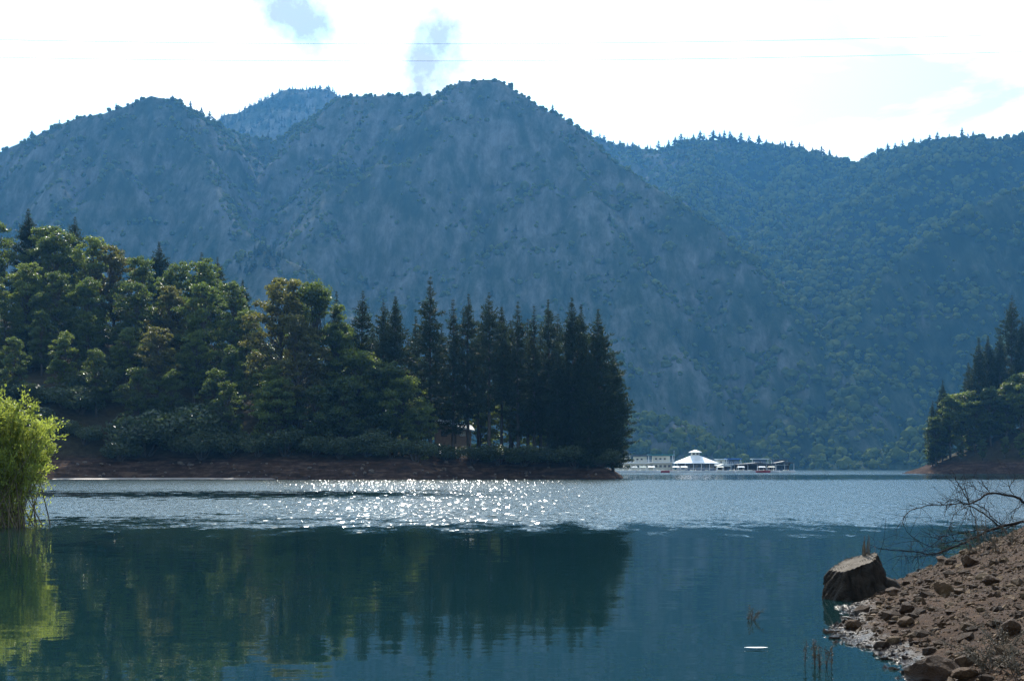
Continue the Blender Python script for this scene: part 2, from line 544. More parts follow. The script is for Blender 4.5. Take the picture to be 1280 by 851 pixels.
def mountain_h(X, Y):
    X = np.asarray(X, float); Y = np.asarray(Y, float)
    wx = fbm(X / 170, Y / 170, 4) * 34
    wy = fbm(X / 170 + 50, Y / 170 + 50, 4) * 34
    best = np.full(X.shape, -60.0); dist = np.full(X.shape, 1e6)
    for pts, sl in RIDGES:
        for a, b in zip(pts[:-1], pts[1:]):
            d0, t = seg_dist(X, Y, a[:2], b[:2])
            k = np.clip(d0 / 160, 0, 1)
            d, t = seg_dist(X + wx * k, Y + wy * k, a[:2], b[:2])
            h = a[2] + (b[2] - a[2]) * t - sl * (np.sqrt(d * d + 64) - 8)
            up = h > best
            best = np.where(up, h, best); dist = np.where(up, d, dist)
    k = sstep(0, 90, dist)
    gully = np.abs(noise2(X / 52, Y / 210)) * 17 + np.abs(noise2(X / 23 + 9, Y / 95)) * 7
    best = best - (gully - 6) * k * sstep(-10, 80, best)
    best = best + fbm(X / 40, Y / 40, 3) * (1.5 + 4.0 * k) - (np.abs(noise2(X / 17 + 3, Y / 30)) * 7 + np.abs(noise2(X / 9, Y / 14)) * 4.5) * (0.2 + 0.8 * k) + 3 * k
    return best


def far_h(X, Y):
    best = np.full(X.shape, -60.0)
    for a, b in zip(FAR[:-1], FAR[1:]):
        d, t = seg_dist(X + fbm(X / 120, Y / 120, 3) * 20, Y, a[:2], b[:2])
        best = np.maximum(best, a[2] + (b[2] - a[2]) * t - 0.7 * d)
    return best + fbm(X / 50, Y / 50, 3) * 6


m, nt, b, out = newmat('mountain_slope')
tc = nt.nodes.new('ShaderNodeTexCoord')
mp = nt.nodes.new('ShaderNodeMapping'); mp.inputs['Scale'].default_value = (1, 0.42, 0.30)
nt.links.new(tc.outputs['Object'], mp.inputs['Vector'])
n1 = node_noise(nt, mp.outputs[0], 0.05, 12, 0.74, 0.12)
n2 = node_noise(nt, tc.outputs['Object'], 0.006, 3)
sp = nt.nodes.new('ShaderNodeSeparateXYZ'); nt.links.new(tc.outputs['Object'], sp.inputs[0])
xr = nt.nodes.new('ShaderNodeMapRange'); xr.inputs[1].default_value = 150; xr.inputs[2].default_value = 500; xr.inputs[3].default_value = 0.04; xr.inputs[4].default_value = -0.12
nt.links.new(sp.outputs[0], xr.inputs[0])
f = node_math(nt, 'ADD', node_math(nt, 'ADD', n1.outputs['Fac'], node_math(nt, 'MULTIPLY', node_math(nt, 'SUBTRACT', n2.outputs['Fac'], 0.5), 0.35)), xr.outputs[0])
c = node_ramp(nt, f, [(0.36, (0.018, 0.029, 0.011)), (0.48, (0.040, 0.052, 0.024)), (0.57, (0.08, 0.085, 0.062)), (0.74, (0.165, 0.165, 0.147))])
nt.links.new(c, b.inputs['Base Color'])
b.inputs['Roughness'].default_value = 1.0; b.inputs['Specular IOR Level'].default_value = 0.0
bp = nt.nodes.new('ShaderNodeBump'); bp.inputs['Distance'].default_value = 6.0; bp.inputs['Strength'].default_value = 0.8
nt.links.new(n1.outputs['Fac'], bp.inputs['Height']); nt.links.new(bp.outputs[0], b.inputs['Normal'])
M['mountain'] = m
o = grid_mesh(-1250, 1250, 1150, 2800, 4.5, mountain_h, -3.0).build('mountains', M['mountain'], smooth=True)
tag(o, kind='structure')
o = grid_mesh(-900, 100, 2500, 3250, 8.0, far_h, -3.0).build('far_hill', M['mountain'], smooth=True)
tag(o, kind='structure')

# scrub on the slopes: too many and too far to count
_ico = None


def ico(sub=1):
    import bmesh
    bm = bmesh.new(); bmesh.ops.create_icosphere(bm, subdivisions=sub, radius=1.0)
    v = np.array([p.co[:] for p in bm.verts]); f = np.array([[q.index for q in p.verts] for p in bm.faces]); bm.free()
    return v, f


ICO1 = ico(1); ICO2 = ico(2)


def scatter_blobs(mb, pts, rad, squash=0.85, shape=None, jitter=0.38):
    v, f = shape or ICO1
    N = len(pts)
    jit = 1 + rng.uniform(-jitter, jitter, (N, len(v), 1))
    rot = rng.uniform(0, 6.28, N); cs, sn = np.cos(rot)[:, None], np.sin(rot)[:, None]
    vv = v[None] * jit
    x = vv[..., 0] * cs - vv[..., 1] * sn; y = vv[..., 0] * sn + vv[..., 1] * cs; z = vv[..., 2] * squash
    V = np.stack([x, y, z], -1) * rad[:, None, None] + pts[:, None, :]
    F = (f[None] + (np.arange(N) * len(v))[:, None, None]).reshape(-1, 3)
    mb.add(V.reshape(-1, 3), F)


def mountain_points(n, xr, yr, dens):
    x = rng.uniform(*xr, n); y = rng.uniform(*yr, n)
    z = mountain_h(x, y)
    hx = mountain_h(x + 6, y); hy = mountain_h(x, y + 6)
    sx, sy = (hx - z) / 6, (hy - z) / 6
    px = 640 + x / y * FPX
    ok = (z > 2) & (px > -90) & (px < 1370) & (sy > -0.35) & (rng.random(n) < dens(x, y, z, px, sy))
    return x[ok], y[ok], z[ok], px[ok]


def dens_bush(x, y, z, px, sy):
    p = sstep(-0.1, 0.25, fbm(x / 70, y / 70, 3))
    right = sstep(820, 980, px)
    base = 0.012 + 0.20 * p * p
    lit = sstep(0.95, 0.6, sy)            # gentler slopes carry denser scrub
    knob = ((px > 740) & (px < 890) & (y < 1330)) | (y < 1345) & (px > 900)
    return np.clip((base + 0.30 * lit) * (1 - right) * (0.25 + lit) + right * (0.10 + 0.9 * lit * (0.35 + 0.65 * p)) + knob * 0.9, 0, 1)


bx_, by_, bz_, bp_ = mountain_points(230000, (-1150, 1150), (1200, 2750), dens_bush)
sel = np.arange(len(bx_))
big = sel[rng.random(len(sel)) < 0.30][:11500]
small = np.setdiff1d(sel, big)
small = rng.choice(small, min(len(small), 18000), replace=False)
mb = MB()
rad = np.clip(rng.lognormal(0.75, 0.4, len(small)), 0.9, 4.0)
scatter_blobs(mb, np.stack([bx_[small], by_[small], bz_[small] + rad * 0.35], 1), rad)
rad = np.clip(rng.lognormal(1.36, 0.30, len(big)), 2.2, 7.0) * (0.7 + 0.3 * sstep(700, 1000, bp_[big]))
scatter_blobs(mb, np.stack([bx_[big], by_[big], bz_[big] + rad * 0.45], 1), rad, 0.9, ICO2, 0.27)
tag(mb.build('hillside_scrub', M['chaparral']), 'dense green scrub and oaks covering the far mountain slopes', 'scrub', kind='stuff')


def far_conifer_mesh(name, seed, layers=9):
    r = np.random.default_rng(seed)
    mb = MB()
    mb.tube([[0, 0, -0.04], [0, 0, 0.5], [0, 0, 0.98]], [0.014, 0.010, 0.002], 4)
    tv, tf = [], []
    for i in range(layers):
        t = i / (layers - 1)
        z = 0.16 + 0.8 * t
        rad = (0.17 * (1 - t) ** 0.8 + 0.012) * r.uniform(0.8, 1.25)
        n = 8
        a0 = r.uniform(0, 6)
        for k in range(n):
            if r.random() < 0.12: continue
            a = a0 + k * 2 * math.pi / n + r.uniform(-.25, .25)
            rr = rad * r.uniform(0.6, 1.3)
            w = 0.42
            dz = r.uniform(-0.05, 0.02)
            b0 = len(tv)
            tv += [[0, 0, z + 0.07], [rr * math.cos(a - w), rr * math.sin(a - w), z - 0.03 + dz], [rr * 1.15 * math.cos(a), rr * 1.15 * math.sin(a), z - 0.05 + dz], [rr * math.cos(a + w), rr * math.sin(a + w), z - 0.03 + dz]]
            tf += [[b0, b0 + 1, b0 + 2, b0 + 3]]
    mb2 = MB(); mb2.add(tv, tf)
    return mb.mesh('trunk'), mb2


FARC = []
for s in range(4):
    t, c = far_conifer_mesh('far', 50 + s)
    t.materials.append(M['bark'])
    cm = c.mesh('crown'); cm.materials.append(M['far_needle'])
    FARC.append((t, cm, np.concatenate(c.v), np.concatenate(c.f[4])))

# conifers on the slopes that read as one wood
cx, cy, cz, cp = mountain_points(30000, (-1150, 1150), (1200, 2750), lambda x, y, z, px, sy: np.clip(0.02 + 0.10 * sstep(0.0, 0.3, fbm(x / 90 + 7, y / 90, 3)) + 0.16 * sstep(760, 950, px) * sstep(1750, 2000, y), 0, 1) * (sy < 0.9))
kx = rng.normal(PX(336, 1500), 22, 45); ky = rng.normal(1500, 16, 45)
cx = np.concatenate([cx[:1800], kx]); cy = np.concatenate([cy[:1800], ky]); cz = np.concatenate([cz[:1800], mountain_h(kx, ky)])
fx = rng.uniform(-700, -250, 500); fy = rng.uniform(2700, 2905, 500)
cx = np.concatenate([cx, fx]); cy = np.concatenate([cy, fy]); cz = np.concatenate([cz, far_h(fx, fy)])
mb = MB()
hh = rng.uniform(7, 14, len(cx))
for q in range(4):
    i = np.arange(len(cx))[q::4]
    v, f = FARC[q][2], FARC[q][3]
    rot = rng.uniform(0, 6.28, len(i)); cs, sn = np.cos(rot)[:, None], np.sin(rot)[:, None]
    Vx = (v[None, :, 0] * cs - v[None, :, 1] * sn); Vy = (v[None, :, 0] * sn + v[None, :, 1] * cs); Vz = np.broadcast_to(v[None, :, 2], Vx.shape)
    V = np.stack([Vx * 1.2, Vy * 1.2, Vz], -1) * hh[i][:, None, None] + np.stack([cx[i], cy[i], cz[i] - 0.5], 1)[:, None, :]
    F = (f[None] + (np.arange(len(i)) * len(v))[:, None, None]).reshape(-1, 4)
    mb.add(V.reshape(-1, 3), F)
tag(mb.build('mountain_conifer_wood', M['far_needle']), 'scattered conifer wood growing over the far mountain slopes', 'wood', kind='stuff')


def place_far_conifers(spots, label, group, hf):
    for i, (px, y, h) in enumerate(spots):
        x = PX(px, y)
        z = float(hf(np.array([x]), np.array([y]))[0])
        w_ = random.uniform(1.5, 2.5)
        e = empty('skyline_conifer', (x, y, z - 0.3), random.uniform(0, 6), (h * w_, h * w_, h))
        tag(e, label, 'conifer', group)
        t, c = FARC[i % 4][:2]
        put('trunk', t, None, e); put('crown', c, None, e)


def crest_y(px):
    """depth of the skyline crest of the right-hand mountain at a column"""
    pts = [(730, 2700), (770, 2650), (820, 2600), (900, 2600), (950, 2550), (1000, 2500), (1040, 2480), (1075, 2450), (1100, 2380), (1150, 2300), (1200, 2200), (1280, 2150)]
    return float(np.interp(px, [p[0] for p in pts], [p[1] for p in pts]))


def far_spots(cols, h0, h1, yf):
    return [(px + random.uniform(-2, 2), yf(px) - random.uniform(0, 6), random.uniform(h0, h1)) for px in cols]


place_far_conifers(far_spots([738, 748, 757, 766, 775, 784, 792, 800, 809], 9, 15, crest_y), 'small dark conifer on the low skyline between the central peak and the right-hand ridge', 'conifers on the low skyline saddle', mountain_h)
place_far_conifers(far_spots([825, 838, 845, 852, 858, 866, 874, 882, 890, 898, 906, 914, 925, 938, 947, 958, 967, 975, 983, 990, 998, 1006, 1016, 1026, 1036], 11, 23, crest_y), 'dark conifer in the row along the top of the right-hand ridge', 'conifers along the right-hand ridge top', mountain_h)
place_far_conifers(far_spots([1096, 1108, 1117, 1128, 1140, 1150, 1161, 1172, 1186, 1204], 11, 20, crest_y), 'dark conifer on the skyline rising to the right edge of the picture', 'conifers on the right-hand skyline', mountain_h)
place_far_conifers(far_spots([286, 297, 306, 313, 322, 331, 340, 350, 360, 369, 378, 388, 398, 407, 416, 426], 6, 11, lambda p: 2898), 'dark conifer on the skyline of the rounded hill behind the saddle', 'conifers on the rounded hill behind', far_h)
place_far_conifers([(40, 1950, 12), (238, 1990, 16), (252, 2005, 14), (262, 2020, 13)], 'lone conifer on the skyline of the left-hand peak', 'conifers on the left-hand peak', mountain_h)
place_far_conifers([(691, 1898, 13)], 'lone conifer on the right shoulder of the central peak', None, mountain_h)

# ------------------------------------------------------------------ wooded point on the left
POINT = [(-420, 196), (-160, 214), (-96, 222), (-78, 221), (-66, 226), (-58, 230), (-44, 226), (-30, 224), (-18, 223), (-12, 225), (-9.4, 228), (-11, 232), (-9, 237), (-2, 240), (6, 239), (12, 238), (16.5, 236), (18, 240), (19, 250), (14, 285), (-10, 330), (-60, 420), (-420, 520)]


def point_h(X, Y):
    X = np.asarray(X, float); Y = np.asarray(Y, float)
    s = poly_sd(X, Y, POINT) + fbm(X / 9, Y / 9, 3) * 0.9
    bank = np.where(s < 0, s * 0.5, 3.9 * (1 - np.exp(-np.maximum(s, 0) / 5.2)) + 0.05 * np.maximum(s, 0))
    hx = sstep(-12, -56, X)
    hill = 0.50 * np.maximum(0, s - 9) * hx
    hill = 34 * (1 - np.exp(-hill / 30))
    z = bank + hill
    return z + np.where(s > 0, fbm(X / 4, Y / 4, 3) * 0.25, 0)


m, nt, b, out = newmat('point_ground')
tc = nt.nodes.new('ShaderNodeTexCoord')
sp = nt.nodes.new('ShaderNodeSeparateXYZ'); nt.links.new(tc.outputs['Object'], sp.inputs[0])
mpn = nt.nodes.new('ShaderNodeMapping'); mpn.inputs['Scale'].default_value = (0.25, 0.25, 2.2)
nt.links.new(tc.outputs['Object'], mpn.inputs['Vector'])
n1 = node_noise(nt, mpn.outputs[0], 1.0, 6, 0.65)
n3 = node_noise(nt, tc.outputs['Object'], 0.9, 6, 0.7)
mixn = node_math(nt, 'ADD', node_math(nt, 'MULTIPLY', n1.outputs['Fac'], 0.6), node_math(nt, 'MULTIPLY', n3.outputs['Fac'], 0.4))
earth = node_ramp(nt, mixn, [(0.38, (0.018, 0.010, 0.006)), (0.5, (0.042, 0.023, 0.014)), (0.62, (0.10, 0.06, 0.038))])
floor_ = node_ramp(nt, n3.outputs['Fac'], [(0.35, (0.025, 0.020, 0.011)), (0.65, (0.055, 0.045, 0.024))])
zz = nt.nodes.new('ShaderNodeMapRange'); zz.inputs[1].default_value = 3.0; zz.inputs[2].default_value = 4.4
nt.links.new(sp.outputs[2], zz.inputs[0])
mx = nt.nodes.new('ShaderNodeMixRGB'); nt.links.new(zz.outputs[0], mx.inputs[0]); nt.links.new(earth, mx.inputs[1]); nt.links.new(floor_, mx.inputs[2])
nt.links.new(mx.outputs[0], b.inputs['Base Color'])
b.inputs['Roughness'].default_value = 1.0; b.inputs['Specular IOR Level'].default_value = 0.05
bp = nt.nodes.new('ShaderNodeBump'); bp.inputs['Distance'].default_value = 0.5; bp.inputs['Strength'].default_value = 1.0
nt.links.new(mixn, bp.inputs['Height']); nt.links.new(bp.outputs[0], b.inputs['Normal'])
M['point_ground'] = m
o = grid_mesh(-200, 30, 200, 380, 1.0, point_h, -1.0).build('wooded_point_ground', M['point_ground'], smooth=True)
tag(o, kind='structure')
# low mud bar along the left shore
mb = MB()
n = 40
xs = np.linspace(PX(70, 222), PX(345, 224), n)
wv = fbm(xs / 6, xs * 0, 3)
front = np.stack([xs, 219.0 + wv * 1.0 + np.linspace(0, 4.0, n), np.full(n, -0.05)], 1)
mid = front + np.array([0, 2.0, 0.16]); back = front + np.array([0, 7.5, 0.22])
back[-1] = mid[-1] = front[-1]
V = np.concatenate([front, mid, back]); F = []
for r_ in range(2):
    for i in range(n - 1):
        F.append([r_ * n + i, r_ * n + i + 1, (r_ + 1) * n + i + 1, (r_ + 1) * n + i])
mb.add(V, F)
tag(mb.build('mud_bar', M['sand'], smooth=True), kind='structure')

# stones along the foot of the left bank
r = np.random.default_rng(19)
M['shore_stone'] = mat_noise('shore_stone', (0.05, 0.035, 0.026), (0.17, 0.13, 0.10), 1.5, 0.9, spec=0.1)
# right-hand point
RPOINT = [(PX(1153, 432), 434), (PX(1175, 424), 422), (PX(1230, 416), 414), (PX(1330, 410), 408), (420, 380), (500, 600), (260, 640), (150, 520), (124, 450)]


def rpoint_h(X, Y):
    s = poly_sd(X, Y, RPOINT) + fbm(np.asarray(X) / 9 + 30, np.asarray(Y) / 9, 3) * 1.0
    b = np.where(s < 0, s * 0.5, 2.6 * (1 - np.exp(-np.maximum(s, 0) / 4.5)) + 0.05 * np.maximum(s, 0))
    return b + 0.34 * np.maximum(0, s - 5)


o = grid_mesh(95, 330, 385, 600, 1.5, rpoint_h, -1.0).build('right_point_ground', M['point_ground'], smooth=True)
tag(o, kind='structure')


# ------------------------------------------------------------------ tree prototypes
def make_oak(seed, H=20.0, Rr=5.0, K=80, per=120, leaf=(0.28, 0.58), low=0.12):
    """trunk forking into limbs, each limb ending in flat sprays of leaves with gaps between them"""
    r = np.random.default_rng(seed)
    tr = MB()
    lean = r.uniform(-0.9, 0.9, 2)
    zs = np.linspace(0, 1, 8)
    path = np.stack([lean[0] * zs ** 1.5 + np.sin(zs * 4 + seed) * 0.2, lean[1] * zs ** 1.5, -0.6 + (H * 0.78 + 0.6) * zs], 1)
    tr.tube(path, np.linspace(0.36, 0.07, 8) * H / 18, 7)
    # a few big lobes give the crown its uneven outline
    lobes = []
    for k in range(9):
        a = k * 2.4 + r.uniform(-0.5, 0.5)
        t = (k + 0.6) / 9
        prof = math.sin(math.pi * min(1.0, 0.16 + 0.80 * t)) ** 0.7
        lobes.append((np.array([math.cos(a) * Rr * 0.52 * prof, math.sin(a) * Rr * 0.52 * prof, H * (low + 0.08 + (0.86 - low) * t)]), Rr * r.uniform(0.42, 0.66) * (0.7 + 0.3 * prof)))
    lobes.append((np.array([lean[0] * 0.8, lean[1] * 0.8, H * 0.90]), Rr * 0.42))
    cl = []
    tries = 0
    while len(cl) < K and tries < 6000:
        tries += 1
        c0, rad0 = lobes[r.integers(len(lobes))]
        p = r.normal(size=3); p /= np.linalg.norm(p)
        c = c0 + p * rad0 * r.uniform(0.55, 1.05) * np.array([1, 1, 0.95])
        if c[2] < H * low or c[2] > H: continue
        if any(np.linalg.norm((c - q[0]) * np.array([1, 1, 1.3])) < 1.05 for q in cl): continue
        cl.append((c, r.uniform(0.65, 1.25)))
    lm = MB()
    for c, rad in cl:
        f = np.clip((c[2] / (H * 0.78)) * 0.72, 0.12, 0.97)
        st = np.array([np.interp(f, zs, path[:, i]) for i in range(3)])
        midp = (st + c) / 2 + r.normal(size=3) * 0.4 + np.array([0, 0, -0.35])
        tr.tube([st, midp, c], [0.09, 0.055, 0.02], 4, False)
        n = int(per * (rad / 0.95) ** 2)
        d = r.normal(size=(n, 3)); d /= np.linalg.norm(d, axis=1)[:, None]
        d[:, 2] = np.where(d[:, 2] < 0, d[:, 2] * 0.45, d[:, 2])
        rr = rad * r.uniform(0.15, 1.12, n) ** 0.55
        pts = c + d * rr[:, None] * np.array([1.15, 1.15, 0.62])
        pts += fbm(pts[:, 0] * 1.7, pts[:, 2] * 1.7 + pts[:, 1], 2)[:, None] * 0.35
        nr = d * 0.6 + r.normal(size=(n, 3)) * 0.8 + np.array([0, 0, 0.6])
        lm.leaves(pts, r.uniform(*leaf, n), 0.66, nrm=nr, r=r)
    return tr.mesh('trunk', True), lm


def make_pine(seed, H=28.0, Rr=2.7, zb=0.34, dens=1.0, up=0.1, tuft=(0.45, 0.8)):
    r = np.random.default_rng(seed)
    tr = MB()
    bend = r.uniform(-0.35, 0.35, 2)
    zs = np.linspace(0, 1, 10)
    path = np.stack([bend[0] * np.sin(zs * 3), bend[1] * np.sin(zs * 2.6), -0.8 + (H + 0.8) * zs], 1)
    tr.tube(path, 0.34 * (1 - zs) ** 0.8 + 0.02, 7)
    lm = MB()
    C, T, S = [], [], []
    nw = int(52 * dens)
    for i in range(nw):
        t = (i + r.uniform(-0.3, 0.3)) / nw
        t = min(max(t, 0), 0.995)
        z = H * (zb + (1 - zb) * t)
        L = Rr * (min(1, (1 - t) * 1.7) ** 0.95) * (0.6 + 0.4 * min(1, t * 4 + 0.25)) * r.uniform(0.72, 1.15) + 0.08
        nb = 5 if t < 0.9 else 4
        a0 = r.uniform(0, 6.28)
        for k in range(nb):
            if r.random() < (0.14 if dens > 1.2 else 0.22): continue
            a = a0 + k * 2 * math.pi / nb + r.uniform(-0.4, 0.4)
            l = L * r.uniform(0.55, 1.22)
            base = np.array([np.interp(z, path[:, 2], path[:, 0]), np.interp(z, path[:, 2], path[:, 1]), z])
            dr = np.array([math.cos(a), math.sin(a), up + r.uniform(-0.25, 0.1) + 0.35 * t])
            droop = -0.10 * l * (1 - t)
            n = max(2, int(l * 3.2))
            ss = np.linspace(0, 1, 4)
            bp_ = base + dr * (ss * l)[:, None] + np.array([0, 0, 1.0]) * (droop * ss ** 2 + 0.12 * l * ss ** 3)[:, None]
            tr.tube(bp_, np.linspace(0.045, 0.012, 4), 3, False)
            for j in range(n):
                f = 0.25 + 0.75 * (j + r.uniform(0, 1)) / n
                p = base + dr * f * l + np.array([0, 0, droop * f * f + 0.12 * l * f ** 3])
                m_ = 6
                tp = 1.0 - 0.62 * float(sstep(0.72, 1.0, t))
                C.append(p + r.normal(size=(m_, 3)) * np.array([0.24, 0.24, 0.15]) * tp)
                T.append(dr * 0.6 + r.normal(size=(m_, 3)) * 0.75 + np.array([0, 0, 0.25]))
                S.append(r.uniform(*tuft, m_) * tp)
    C = np.concatenate(C); T = np.concatenate(T); S = np.concatenate(S)
    lm.leaves(C, S, 0.26, tang=T, r=r)
    return tr.mesh('trunk', True), lm


def make_bush(seed, Rr=2.2, H=2.8, n=3200, leaf=(0.14, 0.3)):
    r = np.random.default_rng(seed)
    tr = MB(); lm = MB()
    for k in range(9):
        a = r.uniform(0, 6.28); l = r.uniform(0.5, 1.0)
        c = np.array([math.cos(a) * Rr * l * 0.75, math.sin(a) * Rr * l * 0.75, H * r.uniform(0.35, 0.8)])
        tr.tube([[0, 0, -0.3], c * np.array([0.5, 0.5, 0.6]), c], [0.07, 0.045, 0.02], 4, False)
        rad = r.uniform(0.6, 1.05) * Rr / 2.0
        m_ = n // 9
        d = r.normal(size=(m_, 3)); d /= np.linalg.norm(d, axis=1)[:, None]
        pts = c + d * (rad * r.uniform(0.2, 1, m_) ** 0.5)[:, None] * np.array([1.1, 1.1, 0.75])
        lm.leaves(pts, r.uniform(*leaf, m_), 0.6, nrm=d + r.normal(size=(m_, 3)), r=r)
    return tr.mesh('stem', True), lm


def finish(tr, lm, leafmat):
    tr.materials.append(M['bark'])
    cm = lm.mesh('crown'); cm.materials.append(leafmat)
    v = np.concatenate(lm.v)
    return (tr, cm, float(v[:, 2].max()), float(np.percentile(np.hypot(v[:, 0], v[:, 1]), 95)))


OAK = [finish(*make_oak(100 + i, H=19 + i % 3, Rr=4.6 + 0.4 * (i % 4), K=84, low=0.10 + 0.05 * (i % 3)), M[['oak_leaf', 'oak_leaf_light', 'oak_leaf_warm', 'oak_leaf', 'oak_leaf_light', 'oak_leaf'][i]]) for i in range(6)]
BIGOAK = [finish(*make_oak(140 + i, H=24, Rr=7.0, K=130, low=0.12), M[['oak_leaf_warm', 'oak_leaf'][i]]) for i in range(2)]
LOWOAK = [finish(*make_oak(160 + i, H=14, Rr=5.2, K=78, low=0.03), M[['oak_leaf_light', 'oak_leaf'][i]]) for i in range(2)]
PINE = [finish(*make_pine(200 + i, Rr=3.0 + 0.4 * (i % 3), zb=0.16 + 0.07 * (i % 4)), M['needle']) for i in range(5)]
DENSE = [finish(*make_pine(230 + i, Rr=4.4, zb=0.04, dens=1.5, tuft=(0.5, 0.9)), M['needle']) for i in range(3)]
BUSH = [finish(*make_bush(260 + i), M['bush_leaf']) for i in range(4)]


def plant(name, proto, x, y, ztop, hf, label, cat, group=None, wide=1.0, hmin=2.0, parts=('trunk', 'crown'), rz=None):
    z = float(hf(np.array([x]), np.array([y]))[0])
    h = max(hmin, ztop - z)
    s = h / proto[2]
    e = empty(name, (x, y, z), random.uniform(0, 6.28) if rz is None else rz, (s * wide, s * wide, s))
    tag(e, label, cat, group)
    put(parts[0], proto[0], None, e); put(parts[1], proto[1], None, e)
    return e


ORD = ['leftmost', 'second', 'third', 'fourth', 'fifth', 'sixth', 'seventh', 'eighth', 'ninth', 'tenth', 'eleventh', 'twelfth', 'thirteenth', 'fourteenth', 'fifteenth', 'sixteenth', 'seventeenth', 'eighteenth', 'nineteenth', 'twentieth']


def nth(i):
    return ORD[i] if i == 0 else ORD[i] + ' from left'


# pines along the point
pines = [(421, 364, 250), (454, 363, 247), (479, 374, 250), (495, 370, 246), (538, 345, 245), (566, 374, 246), (586, 367, 249), (611, 365, 245), (627, 383, 250), (648, 376, 246), (668, 382, 248), (685, 374, 251)]
for i, (px, py, d) in enumerate(pines):
    lab = 'tallest pine on the wooded point, rising above the row' if i == 4 else f'slender dark pine in the row on the point, {nth(i)}'
    plant('pine_tree', PINE[i % 5], PX(px, d), d, ZP(py, d), point_h, lab, 'pine tree', 'pines in a row on the point', wide=1.05 if i == 4 else 0.95)
for i, (px, py, d) in enumerate(sorted([(440, 402, 262), (466, 408, 264), (510, 415, 262), (552, 405, 264), (598, 402, 263), (638, 400, 264), (660, 398, 262), (676, 405, 263), (698, 392, 262), (520, 395, 258)])):
    plant('pine_tree', PINE[(i + 2) % 5], PX(px, d), d, ZP(py, d), point_h, f'shorter pine behind the front pines of the point, {nth(i)}', 'pine tree', 'shorter pines behind the front row', wide=1.1)
for i, (px, py, d, w, lab) in enumerate([(714, 371, 244, 0.9, 'tall dense dark pine, left of the three at the tip of the point'), (727, 379, 250, 0.85, 'dense dark pine half hidden between the two front pines at the tip'), (748, 386, 243, 1.05, 'broad dense dark pine at the very tip of the point, leaning over the bank'), (766, 437, 247, 1.1, 'shorter bushy pine at the right end of the point'), (735, 430, 240, 0.9, 'low dense conifer in front of the pines at the tip'), (697, 440, 243, 0.8, 'low dense conifer left of the pines at the tip')]):
    plant('dense_pine', DENSE[i % 3], PX(px, d), d, ZP(py, d), point_h, lab, 'pine tree', 'dense pines at the tip of the point', wide=w)

# broadleaf wood on the hill at the left
rows = [
    ('crest', 'on the crest of the left hill', [(5, 277, 290), (48, 277, 290), (82, 289, 288), (118, 297, 286), (152, 308, 284), (190, 322, 282), (228, 329, 280), (262, 324, 278), (290, 353, 272)]),
    ('upper', 'just below the crest of the left hill', [(-20, 330, 274), (30, 336, 273), (75, 342, 272), (120, 347, 270), (165, 352, 268), (210, 360, 266), (252, 354, 264), (298, 388, 260)]),
    ('middle', 'halfway up the left hill', [(0, 388, 262), (50, 396, 260), (105, 402, 258), (150, 407, 256), (200, 416, 254), (245, 412, 252), (288, 424, 249), (322, 432, 246)]),
    ('lower', 'lowest on the left hill', [(20, 440, 248), (70, 450, 246), (120, 458, 244), (165, 468, 242), (212, 462, 242), (258, 466, 241), (296, 462, 240), (333, 455, 239)]),
]
k = 0
for rn, where, spots in rows:
    for i, (px, py, d) in enumerate(spots):
        plant('oak_tree', OAK[random.choice([0, 1, 2, 3, 4, 5, 0, 3])], PX(px + random.uniform(-8, 8), d), d + random.uniform(-4, 4), ZP(py, d) + (random.uniform(-2.0, 1.2) if rn != 'crest' else 0), point_h, f'broadleaf tree {where}, {nth(i)}', 'tree', 'broadleaf trees on the left hill', wide=0.82 + 0.25 * random.random(), hmin=12)
        k += 1
for i, (px, py, d, lab) in enumerate([(352, 344, 246, 'big olive-brown oak with a tall rounded crown, left of the pines'), (392, 350, 249, 'big oak directly left of the first pines, right of the olive-brown oak'), (372, 392, 240, 'big oak nearest the water below the tallest broadleaf crowns'), (424, 398, 246, 'tall oak just left of the pine row')]):
    plant('oak_tree', BIGOAK[i % 2], PX(px, d), d, ZP(py, d), point_h, lab, 'tree', 'big oaks', wide=0.95)
for i, (px, py, d) in enumerate([(448, 432, 241), (478, 448, 240), (503, 468, 238), (430, 470, 236), (345, 470, 236), (395, 480, 235), (522, 505, 236)]):
    plant('oak_tree', LOWOAK[i % 2], PX(px, d), d, ZP(py, d), point_h, f'low spreading oak over the bank before the big oaks, {nth([3, 4, 6, 2, 0, 1, 6][i] if i < 6 else 6)}' if i not in (2, 6) else ['', '', 'low spreading oak with its crown against the front pines', '', '', '', 'small round oak at the right end of the leafy bank, beside the pine trunks'][i], 'tree', 'low oaks over the bank', wide=1.0, hmin=5)
for i, (px, py, d) in enumerate([(548, 470, 270), (600, 488, 272), (640, 478, 270), (682, 486, 268), (515, 500, 268)]):
    plant('oak_tree', LOWOAK[0], PX(px, d), d, ZP(py, d), point_h, f'sunlit light green tree seen between the pine trunks, {nth([1, 2, 3, 4, 0][i])}', 'tree', 'light green trees behind the pine trunks', wide=1.1, hmin=5)
for i, (px, py, d, lab) in enumerate([(35, 260, 296, 'dark conifer poking above the hill crest near the left edge'), (94, 271, 294, 'thin conifer top poking above the crest, second from the left'), (199, 302, 290, 'dark broad conifer above the crest in the middle of the left hill'), (252, 315, 286, 'small conifer top above the right part of the crest, left of a pair'), (272, 321, 286, 'small conifer top above the right part of the crest, right of a pair'), (303, 350, 276, 'dark narrow conifer in the gap between the hill and the big oaks')]):
    plant('conifer_tree', (PINE if i in (1, 3, 4) else DENSE)[i % 3], PX(px, d), d, ZP(py, d), point_h, lab, 'conifer', 'conifers on the hill crest', wide=1.2)
